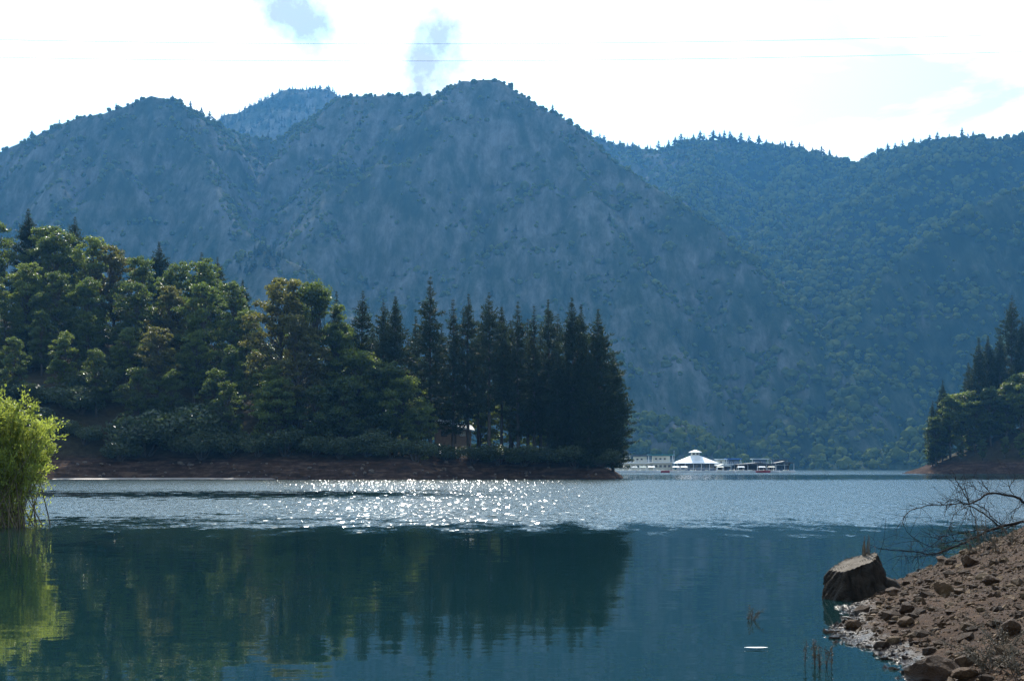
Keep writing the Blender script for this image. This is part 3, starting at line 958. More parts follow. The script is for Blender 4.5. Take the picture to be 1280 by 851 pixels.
for i, (px, py, d) in enumerate([(40, 508, 238), (72, 520, 237), (105, 530, 236), (150, 545, 233), (182, 520, 238), (218, 500, 240), (252, 538, 235), (286, 530, 236), (322, 540, 234), (356, 535, 234), (392, 541, 233), (425, 545, 231), (458, 540, 232), (490, 545, 231), (518, 548, 230)]):
    plant('shrub', BUSH[i % 4], PX(px, d), d, ZP(py, d), point_h, f'dark shrub at the top of the bare bank, {nth(i)}', 'shrub', 'shrubs along the top of the bank', wide=1.25, hmin=2.2, parts=('stem', 'foliage'))
for i, (px, py, d) in enumerate([(556, 553, 243), (590, 556, 243), (622, 552, 244), (655, 556, 243), (688, 553, 243), (720, 556, 241), (752, 560, 240)]):
    plant('shrub', BUSH[(i + 1) % 4], PX(px, d), d, ZP(py, d), point_h, f'low dark shrub at the foot of the pines, {nth(i)}', 'shrub', 'shrubs at the foot of the pines', wide=1.5, hmin=1.5, parts=('stem', 'foliage'))

# undergrowth filling the shade between the trees
r = np.random.default_rng(61)
ug = 0
while ug < 60:
    d = r.uniform(237, 285); px = r.uniform(-40, 470)
    x = PX(px, d); z = float(point_h(np.array([x]), np.array([d]))[0])
    if z < 4.2: continue
    plant('shrub', BUSH[ug % 4], x, d, z + r.uniform(3.0, 5.5), point_h, 'dark undergrowth shrub in the shade between the trees of the left hill', 'shrub', 'undergrowth on the left hill', wide=1.3, parts=('stem', 'foliage'))
    ug += 1

# right-hand wood
for i, (px, py, d, lab) in enumerate([(1166, 500, 436, 'small pine at the left tip of the right-hand point'), (1178, 474, 438, 'pointed pine near the left tip of the right-hand point'), (1223, 421, 440, 'tall pine on the right-hand point, left of a close pair'), (1235, 419, 446, 'tall pine on the right-hand point, right of a close pair'), (1250, 411, 442, 'tall pine between the close pair and the tallest on the right-hand point'), (1265, 369, 452, 'tallest pine on the right-hand point, layered against the mountain'), (1278, 396, 444, 'tall pine at the right edge of the picture'), (1210, 452, 446, 'half hidden pine behind the broadleaf trees of the right-hand point'), (1243, 440, 452, 'half hidden pine behind the tall pair on the right-hand point')]):
    plant('pine_tree', (DENSE if i not in (5,) else PINE)[i % 3], PX(px, d), d, ZP(py, d), rpoint_h, lab or 'dark pine just outside the right edge of the wood', 'pine tree', 'pines on the right-hand point', wide=0.85)
for i, (px, py, d) in enumerate([(1170, 518, 434), (1188, 490, 435), (1203, 487, 438), (1218, 500, 432), (1238, 482, 432), (1258, 476, 432), (1278, 462, 432), (1200, 545, 428), (1228, 548, 424), (1256, 545, 422), (1278, 540, 421)]):
    plant('oak_tree', [OAK[0], OAK[4], LOWOAK[0], OAK[3]][i % 4], PX(px, d), d, ZP(py, d), rpoint_h, f'broadleaf tree before the pines of the right-hand point, {nth(i)}' if i < 7 else f'low broadleaf tree by the bank of the right-hand point, {nth(i - 7)}', 'tree', 'broadleaf trees on the right-hand point', wide=1.0, hmin=5)

# ------------------------------------------------------------------ cabin behind the pines
def shared_box(name, size):
    mb = MB(); mb.box((0, 0, 0), size)
    return mb.mesh(name)


M['tan_wall'] = mat_noise('tan_wall', (0.22, 0.14, 0.085), (0.32, 0.21, 0.13), 2.0, 0.85)
M['metal_roof'] = mat_noise('metal_roof', (0.6, 0.6, 0.58), (0.75, 0.75, 0.73), 0.8, 0.35)
M['dark_glass'] = mat_noise('dark_glass', (0.012, 0.016, 0.02), (0.03, 0.035, 0.04), 0.6, 0.08)
M['dark_wood'] = mat_noise('dark_wood', (0.05, 0.038, 0.028), (0.10, 0.075, 0.055), 3, 0.8)
cd_ = 262.0
cz_ = float(point_h(np.array([PX(567, cd_)]), np.array([cd_]))[0])
cab = empty('cabin', (PX(566, cd_), cd_, cz_ + 1.5), R(8))
tag(cab, 'small tan cabin with pale sloping roof glimpsed between the pine trunks', 'cabin')
wm = MB(); wm.addm([[-3.2, -2, -2.3], [3.2, -2, -2.3], [3.2, 2, -2.3], [-3.2, 2, -2.3], [-3.2, -2, 3.5], [3.2, -2, 2.2], [3.2, 2, 3.0], [-3.2, 2, 4.3]], [[0, 3, 2, 1], [4, 5, 6, 7], [0, 1, 5, 4], [1, 2, 6, 5], [2, 3, 7, 6], [3, 0, 4, 7]])
wm.build('wall', M['tan_wall'], cab)
rm = MB(); rm.addm([[-3.7, -2.6, 3.55], [3.8, -2.6, 2.00], [3.8, 2.5, 3.06], [-3.7, 2.5, 4.61], [-3.7, -2.6, 3.75], [3.8, -2.6, 2.20], [3.8, 2.5, 3.26], [-3.7, 2.5, 4.81]], [[0, 3, 2, 1], [4, 5, 6, 7], [0, 1, 5, 4], [1, 2, 6, 5], [2, 3, 7, 6], [3, 0, 4, 7]])
rm.build('roof', M['metal_roof'], cab)
wme = shared_box('window', (1.1, 0.08, 0.9)); wme.materials.append(M['dark_glass'])
for xx_ in (-1.8, 1.6):
    put('window', wme, None, cab, (xx_, -2.03, 1.5))
MB().box((0, -2.03, 0.75), (0.9, 0.08, 2.0)).build('door', M['dark_wood'], cab)

# ------------------------------------------------------------------ marina
M['cream'] = mat_noise('cream_siding', (0.50, 0.47, 0.36), (0.62, 0.58, 0.46), 0.7, 0.6)
M['white_paint'] = mat_noise('white_paint', (0.72, 0.72, 0.70), (0.82, 0.82, 0.80), 0.9, 0.45)
M['white_roof'] = mat_noise('white_roof', (0.70, 0.70, 0.68), (0.80, 0.80, 0.78), 0.5, 0.4)
M['green_canvas'] = mat_noise('green_canvas', (0.01, 0.11, 0.10), (0.02, 0.18, 0.16), 0.8, 0.6)
M['blue_canvas'] = mat_noise('blue_canvas', (0.02, 0.10, 0.35), (0.03, 0.16, 0.5), 0.8, 0.6)
M['slate_roof'] = mat_noise('slate_roof', (0.03, 0.034, 0.038), (0.06, 0.065, 0.07), 0.8, 0.5)
M['pale_roof'] = mat_noise('pale_roof', (0.35, 0.40, 0.40), (0.5, 0.55, 0.54), 0.8, 0.4)
M['dock_wood'] = mat_noise('dock_wood', (0.16, 0.13, 0.10), (0.26, 0.22, 0.18), 1.5, 0.8)
M['float'] = mat_noise('dock_float', (0.02, 0.02, 0.02), (0.04, 0.04, 0.04), 1.5, 0.6)
M['blue_wall'] = mat_noise('blue_wall', (0.04, 0.07, 0.12), (0.06, 0.10, 0.16), 1.2, 0.6)
M['red_paint'] = mat_noise('red_paint', (0.28, 0.03, 0.04), (0.4, 0.05, 0.06), 1, 0.35)
WIN = shared_box('window', (1.0, 0.08, 0.9)); WIN.materials.append(M['dark_glass'])
POST = shared_box('post', (0.14, 0.14, 2.6)); POST.materials.append(M['white_paint'])
MD = 540.0


def houseboat(px0, px1, d, zt, label, wall, canopy, dark=False):
    x0, x1 = PX(px0, d), PX(px1, d); W = x1 - x0
    e = empty('houseboat', ((x0 + x1) / 2, d, 0)); tag(e, label, 'houseboat', 'houseboats moored at the marina')
    hull = MB(); hw = W / 2 + 0.3
    hull.addm([[-hw + 0.5, -2.3, -0.3], [hw - 0.5, -2.3, -0.3], [hw - 0.5, 2.3, -0.3], [-hw + 0.5, 2.3, -0.3], [-hw, -2.5, 0.75], [hw, -2.5, 0.75], [hw, 2.5, 0.75], [-hw, 2.5, 0.75]], [[0, 3, 2, 1], [4, 5, 6, 7], [0, 1, 5, 4], [1, 2, 6, 5], [2, 3, 7, 6], [3, 0, 4, 7]])
    hull.build('hull', M['white_paint'], e)
    h1 = (zt - 0.75) * 0.5
    MB().box((0, 0.1, 0.75 + h1 / 2), (W * 0.86, 4.2, h1)).build('lower_cabin', wall, e)
    MB().box((0, 0, 0.75 + h1 + 0.09), (W * 1.0, 5.4, 0.34)).build('upper_deck', M['white_paint'], e)
    MB().box((W * 0.04, 0.3, 0.93 + h1 + h1 * 0.39), (W * 0.62, 3.4, h1 * 0.78)).build('upper_cabin', wall, e)
    MB().box((W * 0.03, 0.2, zt - 0.02), (W * 0.98, 5.2, 0.34), taper=0.97).build('roof', canopy, e)
    n = max(3, int(W / 2.0))
    for i in range(n):
        xx = -W * 0.40 + W * 0.80 * (i + 0.5) / n
        put('window', WIN, None, e, (xx, -2.04, 0.75 + h1 * 0.58))
        if 0 < i < n - 1:
            w = put('window', WIN, None, e, (xx, -1.44, 0.93 + h1 * 1.42)); w.scale = (0.8, 1, 0.8)
    rail = MB()
    for zz_ in (0.5, 0.95):
        rail.box((0, -2.5, 0.95 + h1 + zz_), (W * 0.98, 0.07, 0.07))
    for i in range(8):
        rail.box((-W * 0.48 + W * 0.96 * i / 7, -2.5, 0.93 + h1 + 0.48), (0.06, 0.06, 0.96))
    rail.build('railing', M['white_paint'], e)
    for sx in (-1, 1):
        p = put('post', POST, None, e, (sx * W * 0.44, -2.0, (0.93 + h1 + zt) / 2)); p.scale = (1, 1, (zt - 0.93 - h1) / 2.6)
    return e


houseboat(764, 788, 556, 6.3, 'cream two-storey houseboat at the left end of the marina, beside the wooded point', M['cream'], M['pale_roof'])
houseboat(786, 812, 548, 6.6, 'cream two-storey houseboat with a pale flat roof, second from the left at the marina', M['cream'], M['slate_roof'])
houseboat(808, 842, 552, 6.9, 'cream two-storey houseboat under a long green canopy, left of the white-roofed building', M['cream'], M['green_canvas'])
houseboat(893, 908, 556, 5.2, 'grey houseboat directly right of the white-roofed building', M['cream'], M['pale_roof'])
houseboat(906, 926, 560, 5.4, 'houseboat with a blue canopy behind the covered slips', M['blue_wall'], M['blue_canvas'])
houseboat(938, 960, 566, 5.4, 'dark houseboat with a pale roof behind the covered slips', M['blue_wall'], M['pale_roof'])
houseboat(962, 984, 560, 5.0, 'dark houseboat at the right end of the marina', M['blue_wall'], M['slate_roof'])

# central building with white pyramid roof and cupola
bd = 546.0
e = empty('marina_building', (PX(869, bd), bd, 0)); tag(e, 'floating marina store with a white pyramid roof and small cupola', 'building')
W = PX(895, bd) - PX(845, bd)
MB().box((0, 0, 0.35), (W * 1.06, 13, 0.9)).build('float_deck', M['dock_wood'], e)
MB().box((0, 0.6, 2.15), (W * 0.86, 10, 2.7)).build('wall', M['blue_wall'], e)


def hip(zb, zt, wx, wy, tx, ty, th=0.12):
    v = []
    for (z, a, b_) in ((zb, wx, wy), (zb + th, wx, wy), (zt, tx, ty)):
        v += [[-a, -b_, z], [a, -b_, z], [a, b_, z], [-a, b_, z]]
    f = [[0, 3, 2, 1], [8, 9, 10, 11]]
    for q in (0, 4):
        for i in range(4):
            j = (i + 1) % 4
            f.append([q + i, q + j, q + 4 + j, q + 4 + i])
    return MB().addm(v, f)


hr = hip(3.52, 6.6, W * 0.54, 6.8, 1.4, 1.3).build('roof', M['white_roof'], e)
cu = MB().box((0, 0, 7.15), (2.9, 2.6, 1.15)).build('cupola', M['cream'], e)
hip(7.73, 8.75, 2.3, 2.1, 0.25, 0.2).build('cupola_roof', M['white_roof'], cu)
for xx in (-0.7, 0.7):
    w = put('window', WIN, None, cu, (xx, -1.32, 7.2)); w.scale = (0.9, 1, 0.7)
MB().box((0.2, -3.9, 5.25), (2.2, 2.2, 1.3)).build('dormer', M['white_paint'], e)
n = 7
for i in range(n):
    w = put('window', WIN, None, e, (-W * 0.37 + W * 0.74 * i / (n - 1), -4.44, 2.3)); w.scale = (1.25, 1, 1.5)
for i in range(6):
    put('post', POST, None, e, (-W * 0.5 + W * i / 5, -6.3, 2.15))
rl = MB(); rl.box((0, -6.35, 1.75), (W, 0.07, 0.08)); rl.box((0, -6.35, 1.3), (W, 0.07, 0.06)); rl.build('railing', M['white_paint'], e)

# covered slips
for (px0, px1, d, z, rm_, lab) in ((893, 912, 548, 3.1, M['pale_roof'], 'small covered slip with a pale roof right of the marina store'), (920, 968, 552, 3.7, M['slate_roof'], 'long covered boat slip with a low dark gable roof and pale ridge'), (966, 990, 556, 4.3, M['slate_roof'], 'dark covered slip at the far right end of the docks')):
    W = PX(px1, d) - PX(px0, d)
    e = empty('covered_slip', (PX((px0 + px1) / 2, d), d, 0)); tag(e, lab, 'boat slip', 'covered boat slips')
    MB().addm([[-W / 2, -5, z - 0.7], [W / 2, -5, z - 0.7], [W / 2, 5, z - 0.7], [-W / 2, 5, z - 0.7], [-W / 2, -5, z - 0.5], [W / 2, -5, z - 0.5], [W / 2, 5, z - 0.5], [-W / 2, 5, z - 0.5], [0, -5, z + 0.2], [0, 5, z + 0.2]], [[0, 3, 2, 1], [0, 1, 5, 8, 4], [3, 7, 9, 6, 2], [0, 4, 7, 3], [1, 2, 6, 5], [4, 8, 9, 7], [5, 6, 9, 8]]).build('roof', rm_, e)
    MB().box((0, 0, 0.25), (W, 9.6, 0.5)).build('deck', M['dock_wood'], e)
    n = max(3, int(W / 2.6))
    for i in range(n):
        for yy in (-4.7, 4.7):
            p = put('post', POST, None, e, (-W / 2 + 0.2 + (W - 0.4) * i / (n - 1), yy, (z - 0.2) / 2)); p.scale = (1, 1, (z - 1.2) / 2.6)
    MB().box((0, 4.5, (z - 0.7) / 2 + 0.3), (W * 0.96, 0.12, z - 1.3)).build('back_wall', M['dark_wood'], e)

# docks
for (px0, px1, d, lab) in ((760, 846, 541, 'long floating dock with a pale edge in front of the cream houseboats'), (846, 925, 537, 'floating dock with a pale edge in front of the marina store'), (925, 994, 541, 'floating dock with a pale edge in front of the covered slips')):
    W = PX(px1, d) - PX(px0, d) - 0.3
    e = empty('floating_dock', (PX((px0 + px1) / 2, d), d, 0)); tag(e, lab, 'dock', 'floating docks of the marina')
    MB().box((0, 0, 0.58), (W, 2.4, 0.12)).build('deck', M['dock_wood'], e)
    MB().box((0, -1.24, 0.52), (W, 0.08, 0.3)).build('edge_board', M['white_paint'], e)
    fl = shared_box('float', (2.0, 2.1, 0.7)); fl.materials.append(M['float'])
    n = int(W / 3.2)
    for i in range(n):
        put('float', fl, None, e, (-W / 2 + 1.2 + (W - 2.4) * i / (n - 1), 0, 0.16))

# flag pole
e = empty('flag_pole', (PX(842.5, 541), 541, 0.6)); tag(e, 'thin white mast rising between the houseboats and the marina store', 'mast')
MB().tube([[0, 0, 0], [0, 0, 4], [0, 0, 7.6]], [0.09, 0.07, 0.05], 6).build('pole', M['white_paint'], e)
MB().tube([[0, 0, 7.6], [0, 0, 7.68], [0, 0, 7.8]], [0.12, 0.12, 0.02], 6).build('finial', M['white_paint'], e)


def boat_hull(L, B, H):
    n = 9
    t = np.linspace(0, 1, n)
    bw = B / 2 * np.where(t < 0.55, 1 - 0.06 * (0.55 - t), 1 - ((t - 0.55) / 0.45) ** 2.2)
    x = (t - 0.5) * L
    sh = H + 0.12 * t ** 2
    v = []
    for i in range(n):
        v += [[x[i] * (0.94 if i == n - 1 else 1), 0, -0.25 + 0.25 * t[i] ** 3], [x[i], -bw[i] * 0.8, 0.05], [x[i], -bw[i], sh[i]], [x[i], 0, sh[i] - 0.05], [x[i], bw[i], sh[i]], [x[i], bw[i] * 0.8, 0.05]]
    f = []
    for i in range(n - 1):
        for j in range(6):
            k_ = (j + 1) % 6
            f.append([i * 6 + j, i * 6 + k_, (i + 1) * 6 + k_, (i + 1) * 6 + j])
    return MB().addm(v, f + [[0, 5, 4, 3, 2, 1]])


BH = boat_hull(5.6, 2.2, 0.75).mesh('hull'); BH.materials.append(M['white_paint'])
BHR = boat_hull(5.6, 2.2, 0.75).mesh('hull'); BHR.materials.append(M['red_paint'])
for (px, d, hullm, can, rz, lab) in ((777, 535, BH, None, 0.1, 'white open motorboat at the left end of the docks'), (794, 535.5, BH, M['pale_roof'], 0.2, 'white motorboat under a pale sunshade by the left docks'), (806, 534.5, BH, M['green_canvas'], -0.15, 'white motorboat under a green sunshade'), (826, 535, BH, None, 0.1, 'small white motorboat left of the red boat'), (835, 535, BHR, None, 0.05, 'small red boat left of the marina store'), (847, 533, BH, M['white_paint'], 0.0, 'white cabin boat under the left edge of the store roof'), (868, 531, BH, None, 0.1, 'white motorboat in front of the marina store'), (886, 531, BH, None, -0.1, 'white motorboat at the right corner of the marina store'), (902, 533, BH, M['cream'], 0.05, 'white boat with a cream sunshade right of the store'), (917, 534, BH, None, 0.2, 'white motorboat by the small covered slip'), (966, 534, BH, M['cream'], 0.1, 'white patio boat with a cream sunshade in front of the dark slips'), (984, 535.5, BH, None, 0.0, 'white motorboat at the far right end of the docks'), (785, 533, BH, M['white_paint'], 0.0, 'white patio boat with a white sunshade before the leftmost houseboats'), (816, 533, BH, M['white_paint'], 0.1, 'white patio boat with a white sunshade before the green-roofed houseboat'), (857, 529, BH, M['white_paint'], 0.0, 'white patio boat with a white sunshade before the store front'), (928, 532, BH, M['white_paint'], 0.1, 'white patio boat with a white sunshade left of the long slip'), (941, 533, BH, None, -0.1, 'white motorboat before the middle of the long slip'), (954, 532, BHR, M['white_paint'], 0.1, 'red boat with a white sunshade before the long slip')):
    e = empty('motorboat', (PX(px, d), d, 0.05), rz); tag(e, lab, 'boat', 'small boats at the marina')
    put('hull', hullm, None, e)
    MB().addm([[0.6, -0.8, 0.78], [0.6, 0.8, 0.78], [0.1, 0.7, 1.25], [0.1, -0.7, 1.25]], [[0, 1, 2, 3], [3, 2, 1, 0]]).build('windshield', M['dark_glass'], e)
    MB().box((-0.8, 0, 0.85), (1.3, 1.5, 0.4)).build('seat', M['cream'], e)
    if can:
        cv = []
        for i in range(7):
            a = -1 + 2 * i / 6
            cv += [[-1.9, a * 1.15, 2.35 - 0.3 * a * a], [0.6, a * 1.15, 2.35 - 0.3 * a * a], [-1.9, a * 1.15, 2.28 - 0.3 * a * a], [0.6, a * 1.15, 2.28 - 0.3 * a * a]]
        cf = []
        for i in range(6):
            q = i * 4
            cf += [[q, q + 1, q + 5, q + 4], [q + 2, q + 6, q + 7, q + 3]]
        MB().addm(cv, cf).build('sunshade', can, e)
        ps = MB()
        for sx in (-1.8, 0.5):
            for sy in (-1.0, 1.0):
                ps.tube([[sx, sy, 0.6], [sx, sy, 2.08]], 0.04, 4)
        ps.build('sunshade_frame', M['white_paint'], e)

# ------------------------------------------------------------------ power lines
M['cable'] = mat_noise('cable', (0.12, 0.13, 0.14), (0.2, 0.21, 0.22), 1, 0.5)
for pts, lab in (([(0, 50), (420, 55), (850, 53), (1280, 43)], 'upper of the two thin power lines crossing the sky'), ([(0, 72), (500, 77), (900, 73), (1280, 65)], 'lower of the two thin power lines crossing the sky')):
    co = np.polyfit([p[0] for p in pts], [p[1] for p in pts], 2)
    cx_ = np.linspace(-900, 2100, 60)
    d = 170.0
    tube = MB().tube([P(a, np.polyval(co, a), d + 0.01 * a) for a in cx_], 0.022, 5)
    o = tube.build('power_line', M['cable']); tag(o, lab, 'power line', 'power lines overhead')

# ------------------------------------------------------------------ near bank
SHORE = [(-30, -2), (-3, 1.5), (0, 3.2), (1.7, 6), (2.8, 9), (3.22, 11.9), (3.38, 14.4), (3.65, 15.9), (4.3, 18.0), (5.5, 20.8), (6.7, 23.2), (8.2, 26), (11, 29.5), (18, 33), (45, 38), (90, 30), (90, -30), (-30, -30)]


def bank_h(X, Y):
    X = np.asarray(X, float); Y = np.asarray(Y, float)
    s = poly_sd(X, Y, SHORE)
    s = s + fbm(X / 1.3, Y / 1.3, 3) * 0.16
    sl = 0.25 + 0.20 * sstep(16, 23, Y)
    z = np.where(s < 0, s * 0.22, sl * np.minimum(s, 5) + 0.1 * np.maximum(s - 5, 0))
    return z + fbm(X / 0.5, Y / 0.5, 3) * 0.022 + fbm(X / 2.2 + 5, Y / 2.2, 2) * 0.05 * sstep(0.2, 1.5, s)


m, nt, b, out = newmat('bank_soil')
tc = nt.nodes.new('ShaderNodeTexCoord')
n1 = node_noise(nt, tc.outputs['Object'], 3.0, 8, 0.7)
n2 = node_noise(nt, tc.outputs['Object'], 26.0, 6, 0.7)
mixn = node_math(nt, 'ADD', node_math(nt, 'MULTIPLY', n1.outputs['Fac'], 0.5), node_math(nt, 'MULTIPLY', n2.outputs['Fac'], 0.5))
c = node_ramp(nt, mixn, [(0.36, (0.017, 0.007, 0.003)), (0.5, (0.042, 0.019, 0.0075)), (0.62, (0.10, 0.05, 0.021))])
sp = nt.nodes.new('ShaderNodeSeparateXYZ'); nt.links.new(tc.outputs['Object'], sp.inputs[0])
wet = nt.nodes.new('ShaderNodeMapRange'); wet.inputs[1].default_value = 0.02; wet.inputs[2].default_value = 0.10; wet.inputs[3].default_value = 1; wet.inputs[4].default_value = 0
nt.links.new(node_math(nt, 'ADD', sp.outputs[2], node_math(nt, 'MULTIPLY', node_math(nt, 'SUBTRACT', n1.outputs['Fac'], 0.5), 0.2)), wet.inputs[0])
dk = nt.nodes.new('ShaderNodeMixRGB'); dk.blend_type = 'MULTIPLY'; nt.links.new(wet.outputs[0], dk.inputs[0]); nt.links.new(c, dk.inputs[1]); dk.inputs[2].default_value = (0.45, 0.42, 0.4, 1)
nt.links.new(dk.outputs[0], b.inputs['Base Color'])
rr = nt.nodes.new('ShaderNodeMapRange'); rr.inputs[3].default_value = 0.95; rr.inputs[4].default_value = 0.18; b.inputs['Specular IOR Level'].default_value = 0.2
nt.links.new(wet.outputs[0], rr.inputs[0]); nt.links.new(rr.outputs[0], b.inputs['Roughness'])
bp = nt.nodes.new('ShaderNodeBump'); bp.inputs['Distance'].default_value = 0.08
nt.links.new(mixn, bp.inputs['Height']); nt.links.new(bp.outputs[0], b.inputs['Normal'])
M['bank'] = m
bank = grid_mesh(1.5, 14, 5, 36, 0.055, bank_h, -0.30).build('near_bank', M['bank'], smooth=True)
tag(bank, kind='structure')
o = grid_mesh(-29, 80, -29, 37, 0.5, lambda X, Y: np.where((X > 1.8) & (X < 13.7) & (Y > 5.3) & (Y < 35.7), -9.0, bank_h(X, Y) - 0.006), -0.4).build('near_bank_apron', M['bank'], smooth=True)
tag(o, kind='structure')


def mat_stone(name, wetz=True):
    m, nt, b, out = newmat(name)
    tc = nt.nodes.new('ShaderNodeTexCoord'); oi = nt.nodes.new('ShaderNodeObjectInfo'); g = nt.nodes.new('ShaderNodeNewGeometry')
    n1 = node_noise(nt, tc.outputs['Object'], 5.0, 8, 0.65)
    f = node_math(nt, 'ADD', node_math(nt, 'MULTIPLY', n1.outputs['Fac'], 0.55), node_math(nt, 'MULTIPLY', node_math(nt, 'FRACT', node_math(nt, 'ADD', oi.outputs['Random'], g.outputs['Random Per Island'])), 0.45))
    c = node_ramp(nt, f, [(0.2, (0.028, 0.013, 0.006)), (0.55, (0.074, 0.039, 0.017)), (0.88, (0.24, 0.155, 0.08))])
    sp = nt.nodes.new('ShaderNodeSeparateXYZ'); nt.links.new(g.outputs['Position'], sp.inputs[0])
    wet = nt.nodes.new('ShaderNodeMapRange'); wet.inputs[1].default_value = 0.03; wet.inputs[2].default_value = 0.09; wet.inputs[3].default_value = 1; wet.inputs[4].default_value = 0
    nt.links.new(sp.outputs[2], wet.inputs[0])
    dk = nt.nodes.new('ShaderNodeMixRGB'); dk.blend_type = 'MULTIPLY'; nt.links.new(wet.outputs[0], dk.inputs[0]); nt.links.new(c, dk.inputs[1]); dk.inputs[2].default_value = (0.5, 0.47, 0.45, 1)
    nt.links.new(dk.outputs[0], b.inputs['Base Color'])
    rr = nt.nodes.new('ShaderNodeMapRange'); rr.inputs[3].default_value = 0.8; rr.inputs[4].default_value = 0.16
    b.inputs['Specular IOR Level'].default_value = 0.18
    nt.links.new(wet.outputs[0], rr.inputs[0]); nt.links.new(rr.outputs[0], b.inputs['Roughness'])
    bp = nt.nodes.new('ShaderNodeBump'); bp.inputs['Distance'].default_value = 0.03
    n2 = node_noise(nt, tc.outputs['Object'], 22.0, 6, 0.7)
    nt.links.new(n2.outputs['Fac'], bp.inputs['Height']); nt.links.new(bp.outputs[0], b.inputs['Normal'])
    return m


M['stone'] = mat_stone('stone')


def rock_verts(seed, sub, cut=7):
    """angular rock: a sphere clipped by random planes"""
    r = np.random.default_rng(seed)
    v, f = (ICO1 if sub == 1 else ICO2 if sub == 2 else ico(sub))
    v = v.copy()
    for i in range(cut):
        n = r.normal(size=3); n /= np.linalg.norm(n)
        d = r.uniform(0.5, 0.8)
        k = np.maximum(v @ n - d, 0)
        v -= k[:, None] * n * 0.92
    v *= 1 + r.uniform(-0.05, 0.05, (len(v), 1))
    v *= np.array([1.0, r.uniform(0.7, 1.0), r.uniform(0.45, 0.75)])
    return v, f


ROCKS = []
for i in range(8):
    v, f = rock_verts(400 + i, 1, 5)
    me = MB().add(v, f).mesh('stone'); me.materials.append(M['stone']); ROCKS.append(me)
# single stones on the bank, largest in view
r = np.random.default_rng(77)
cnt = 0
while cnt < 300:
    d = r.uniform(10.5, 27); px = r.uniform(1030, 1300)
    x = PX(px, d)
    z = float(bank_h(np.array([x]), np.array([d]))[0])
    if z < -0.02: continue
    s = float(np.clip(r.lognormal(-2.95, 0.42), 0.032, 0.14))
    o = put('stone', ROCKS[cnt % 8], None, bank, (x, d, z + s * 0.14))
    o.scale = (s, s, s); o.rotation_euler = (r.uniform(-.35, .35), r.uniform(-.35, .35), r.uniform(0, 6.28))
    cnt += 1
# the gravel between them
N = 70000
gx = r.uniform(2.6, 12, N); gy = r.uniform(9.5, 30, N)
gz = bank_h(gx, gy)
ok = (gz > -0.04) & (gz < 1.7) & (640 + gx / gy * FPX < 1330)
gx, gy, gz = gx[ok], gy[ok], gz[ok]
gs = np.clip(r.lognormal(-4.45, 0.62, len(gx)), 0.006, 0.055)
v0 = np.array([[1, 0, 0], [-1, 0, 0], [0, 1, 0], [0, -1, 0], [0, 0, .6], [0, 0, -.6]], float)
f0 = np.array([[0, 2, 4], [2, 1, 4], [1, 3, 4], [3, 0, 4], [2, 0, 5], [1, 2, 5], [3, 1, 5], [0, 3, 5]])
V = v0[None] * (1 + r.uniform(-.45, .45, (len(gx), 6, 3))) + r.normal(size=(len(gx), 6, 3)) * 0.22
a = r.uniform(0, 6.28, len(gx)); ca, sa = np.cos(a)[:, None], np.sin(a)[:, None]
V = np.stack([V[..., 0] * ca - V[..., 1] * sa, V[..., 0] * sa + V[..., 1] * ca, V[..., 2]], -1) * gs[:, None, None] + np.stack([gx, gy, gz + gs * 0.1], 1)[:, None, :]
F = (f0[None] + (np.arange(len(gx)) * 6)[:, None, None]).reshape(-1, 3)
o = MB().add(V.reshape(-1, 3), F).build('gravel', M['stone'], bank); tag(o, kind='stuff')


SH = []
for i in range(4):
    v, f = rock_verts(450 + i, 1, 5)
    me = MB().add(v, f).mesh('stone'); me.materials.append(M['shore_stone']); SH.append(me)
pg = bpy.data.objects['wooded_point_ground']
r = np.random.default_rng(20)
k = 0
while k < 110:
    px = r.uniform(90, 770); d = r.uniform(221, 246)
    x = PX(px, d); z = float(point_h(np.array([x]), np.array([d]))[0])
    if z < -0.1 or z > 2.6: continue
    q = float(np.clip(r.lognormal(-1.25, 0.45), 0.15, 0.9))
    o = put('stone', SH[k % 4], None, pg, (x, d, z + q * 0.15)); o.scale = (q, q, q); o.rotation_euler = (r.uniform(-.3, .3), r.uniform(-.3, .3), r.uniform(0, 6.28))
    k += 1


def ground_hit(px, py):
    """where the line of sight through a column and row meets the near bank"""
    d = np.arange(9.0, 32.0, 0.03)
    x = PX(px, d); z = ZP(py, d)
    g = bank_h(x, d)
    i = np.argmax(z <= np.maximum(g, 0.0))
    return float(x[i]), float(d[i]), float(max(g[i], 0.0))


def big_rock(px, py, d, w, h, seed, label, rz=0.0, tilt=0.0):
    gx_, d, gz_ = ground_hit(px, py + h * 0.42)
    v, f = rock_verts(seed, 3, 9)
    v = v / np.array([np.abs(v[:, 0]).max(), np.abs(v[:, 1]).max(), np.abs(v[:, 2]).max()])
    wm_, hm_ = w / FPX * d / 2, h / FPX * d / 2
    v = v * np.array([wm_, wm_ * 0.85, hm_])
    v += fbm(v[:, 0] * 9 + seed, v[:, 2] * 9 + v[:, 1] * 5, 3)[:, None] * 0.08 * hm_
    c = (gx_, d, gz_ + hm_ * 0.62)
    o = MB().add(v, f).build('rock', M['stone'], None, smooth=False, loc=c)
    o.rotation_euler = (0, tilt, rz)
    tag(o, label, 'rock', 'rocks on the near bank')
    return o


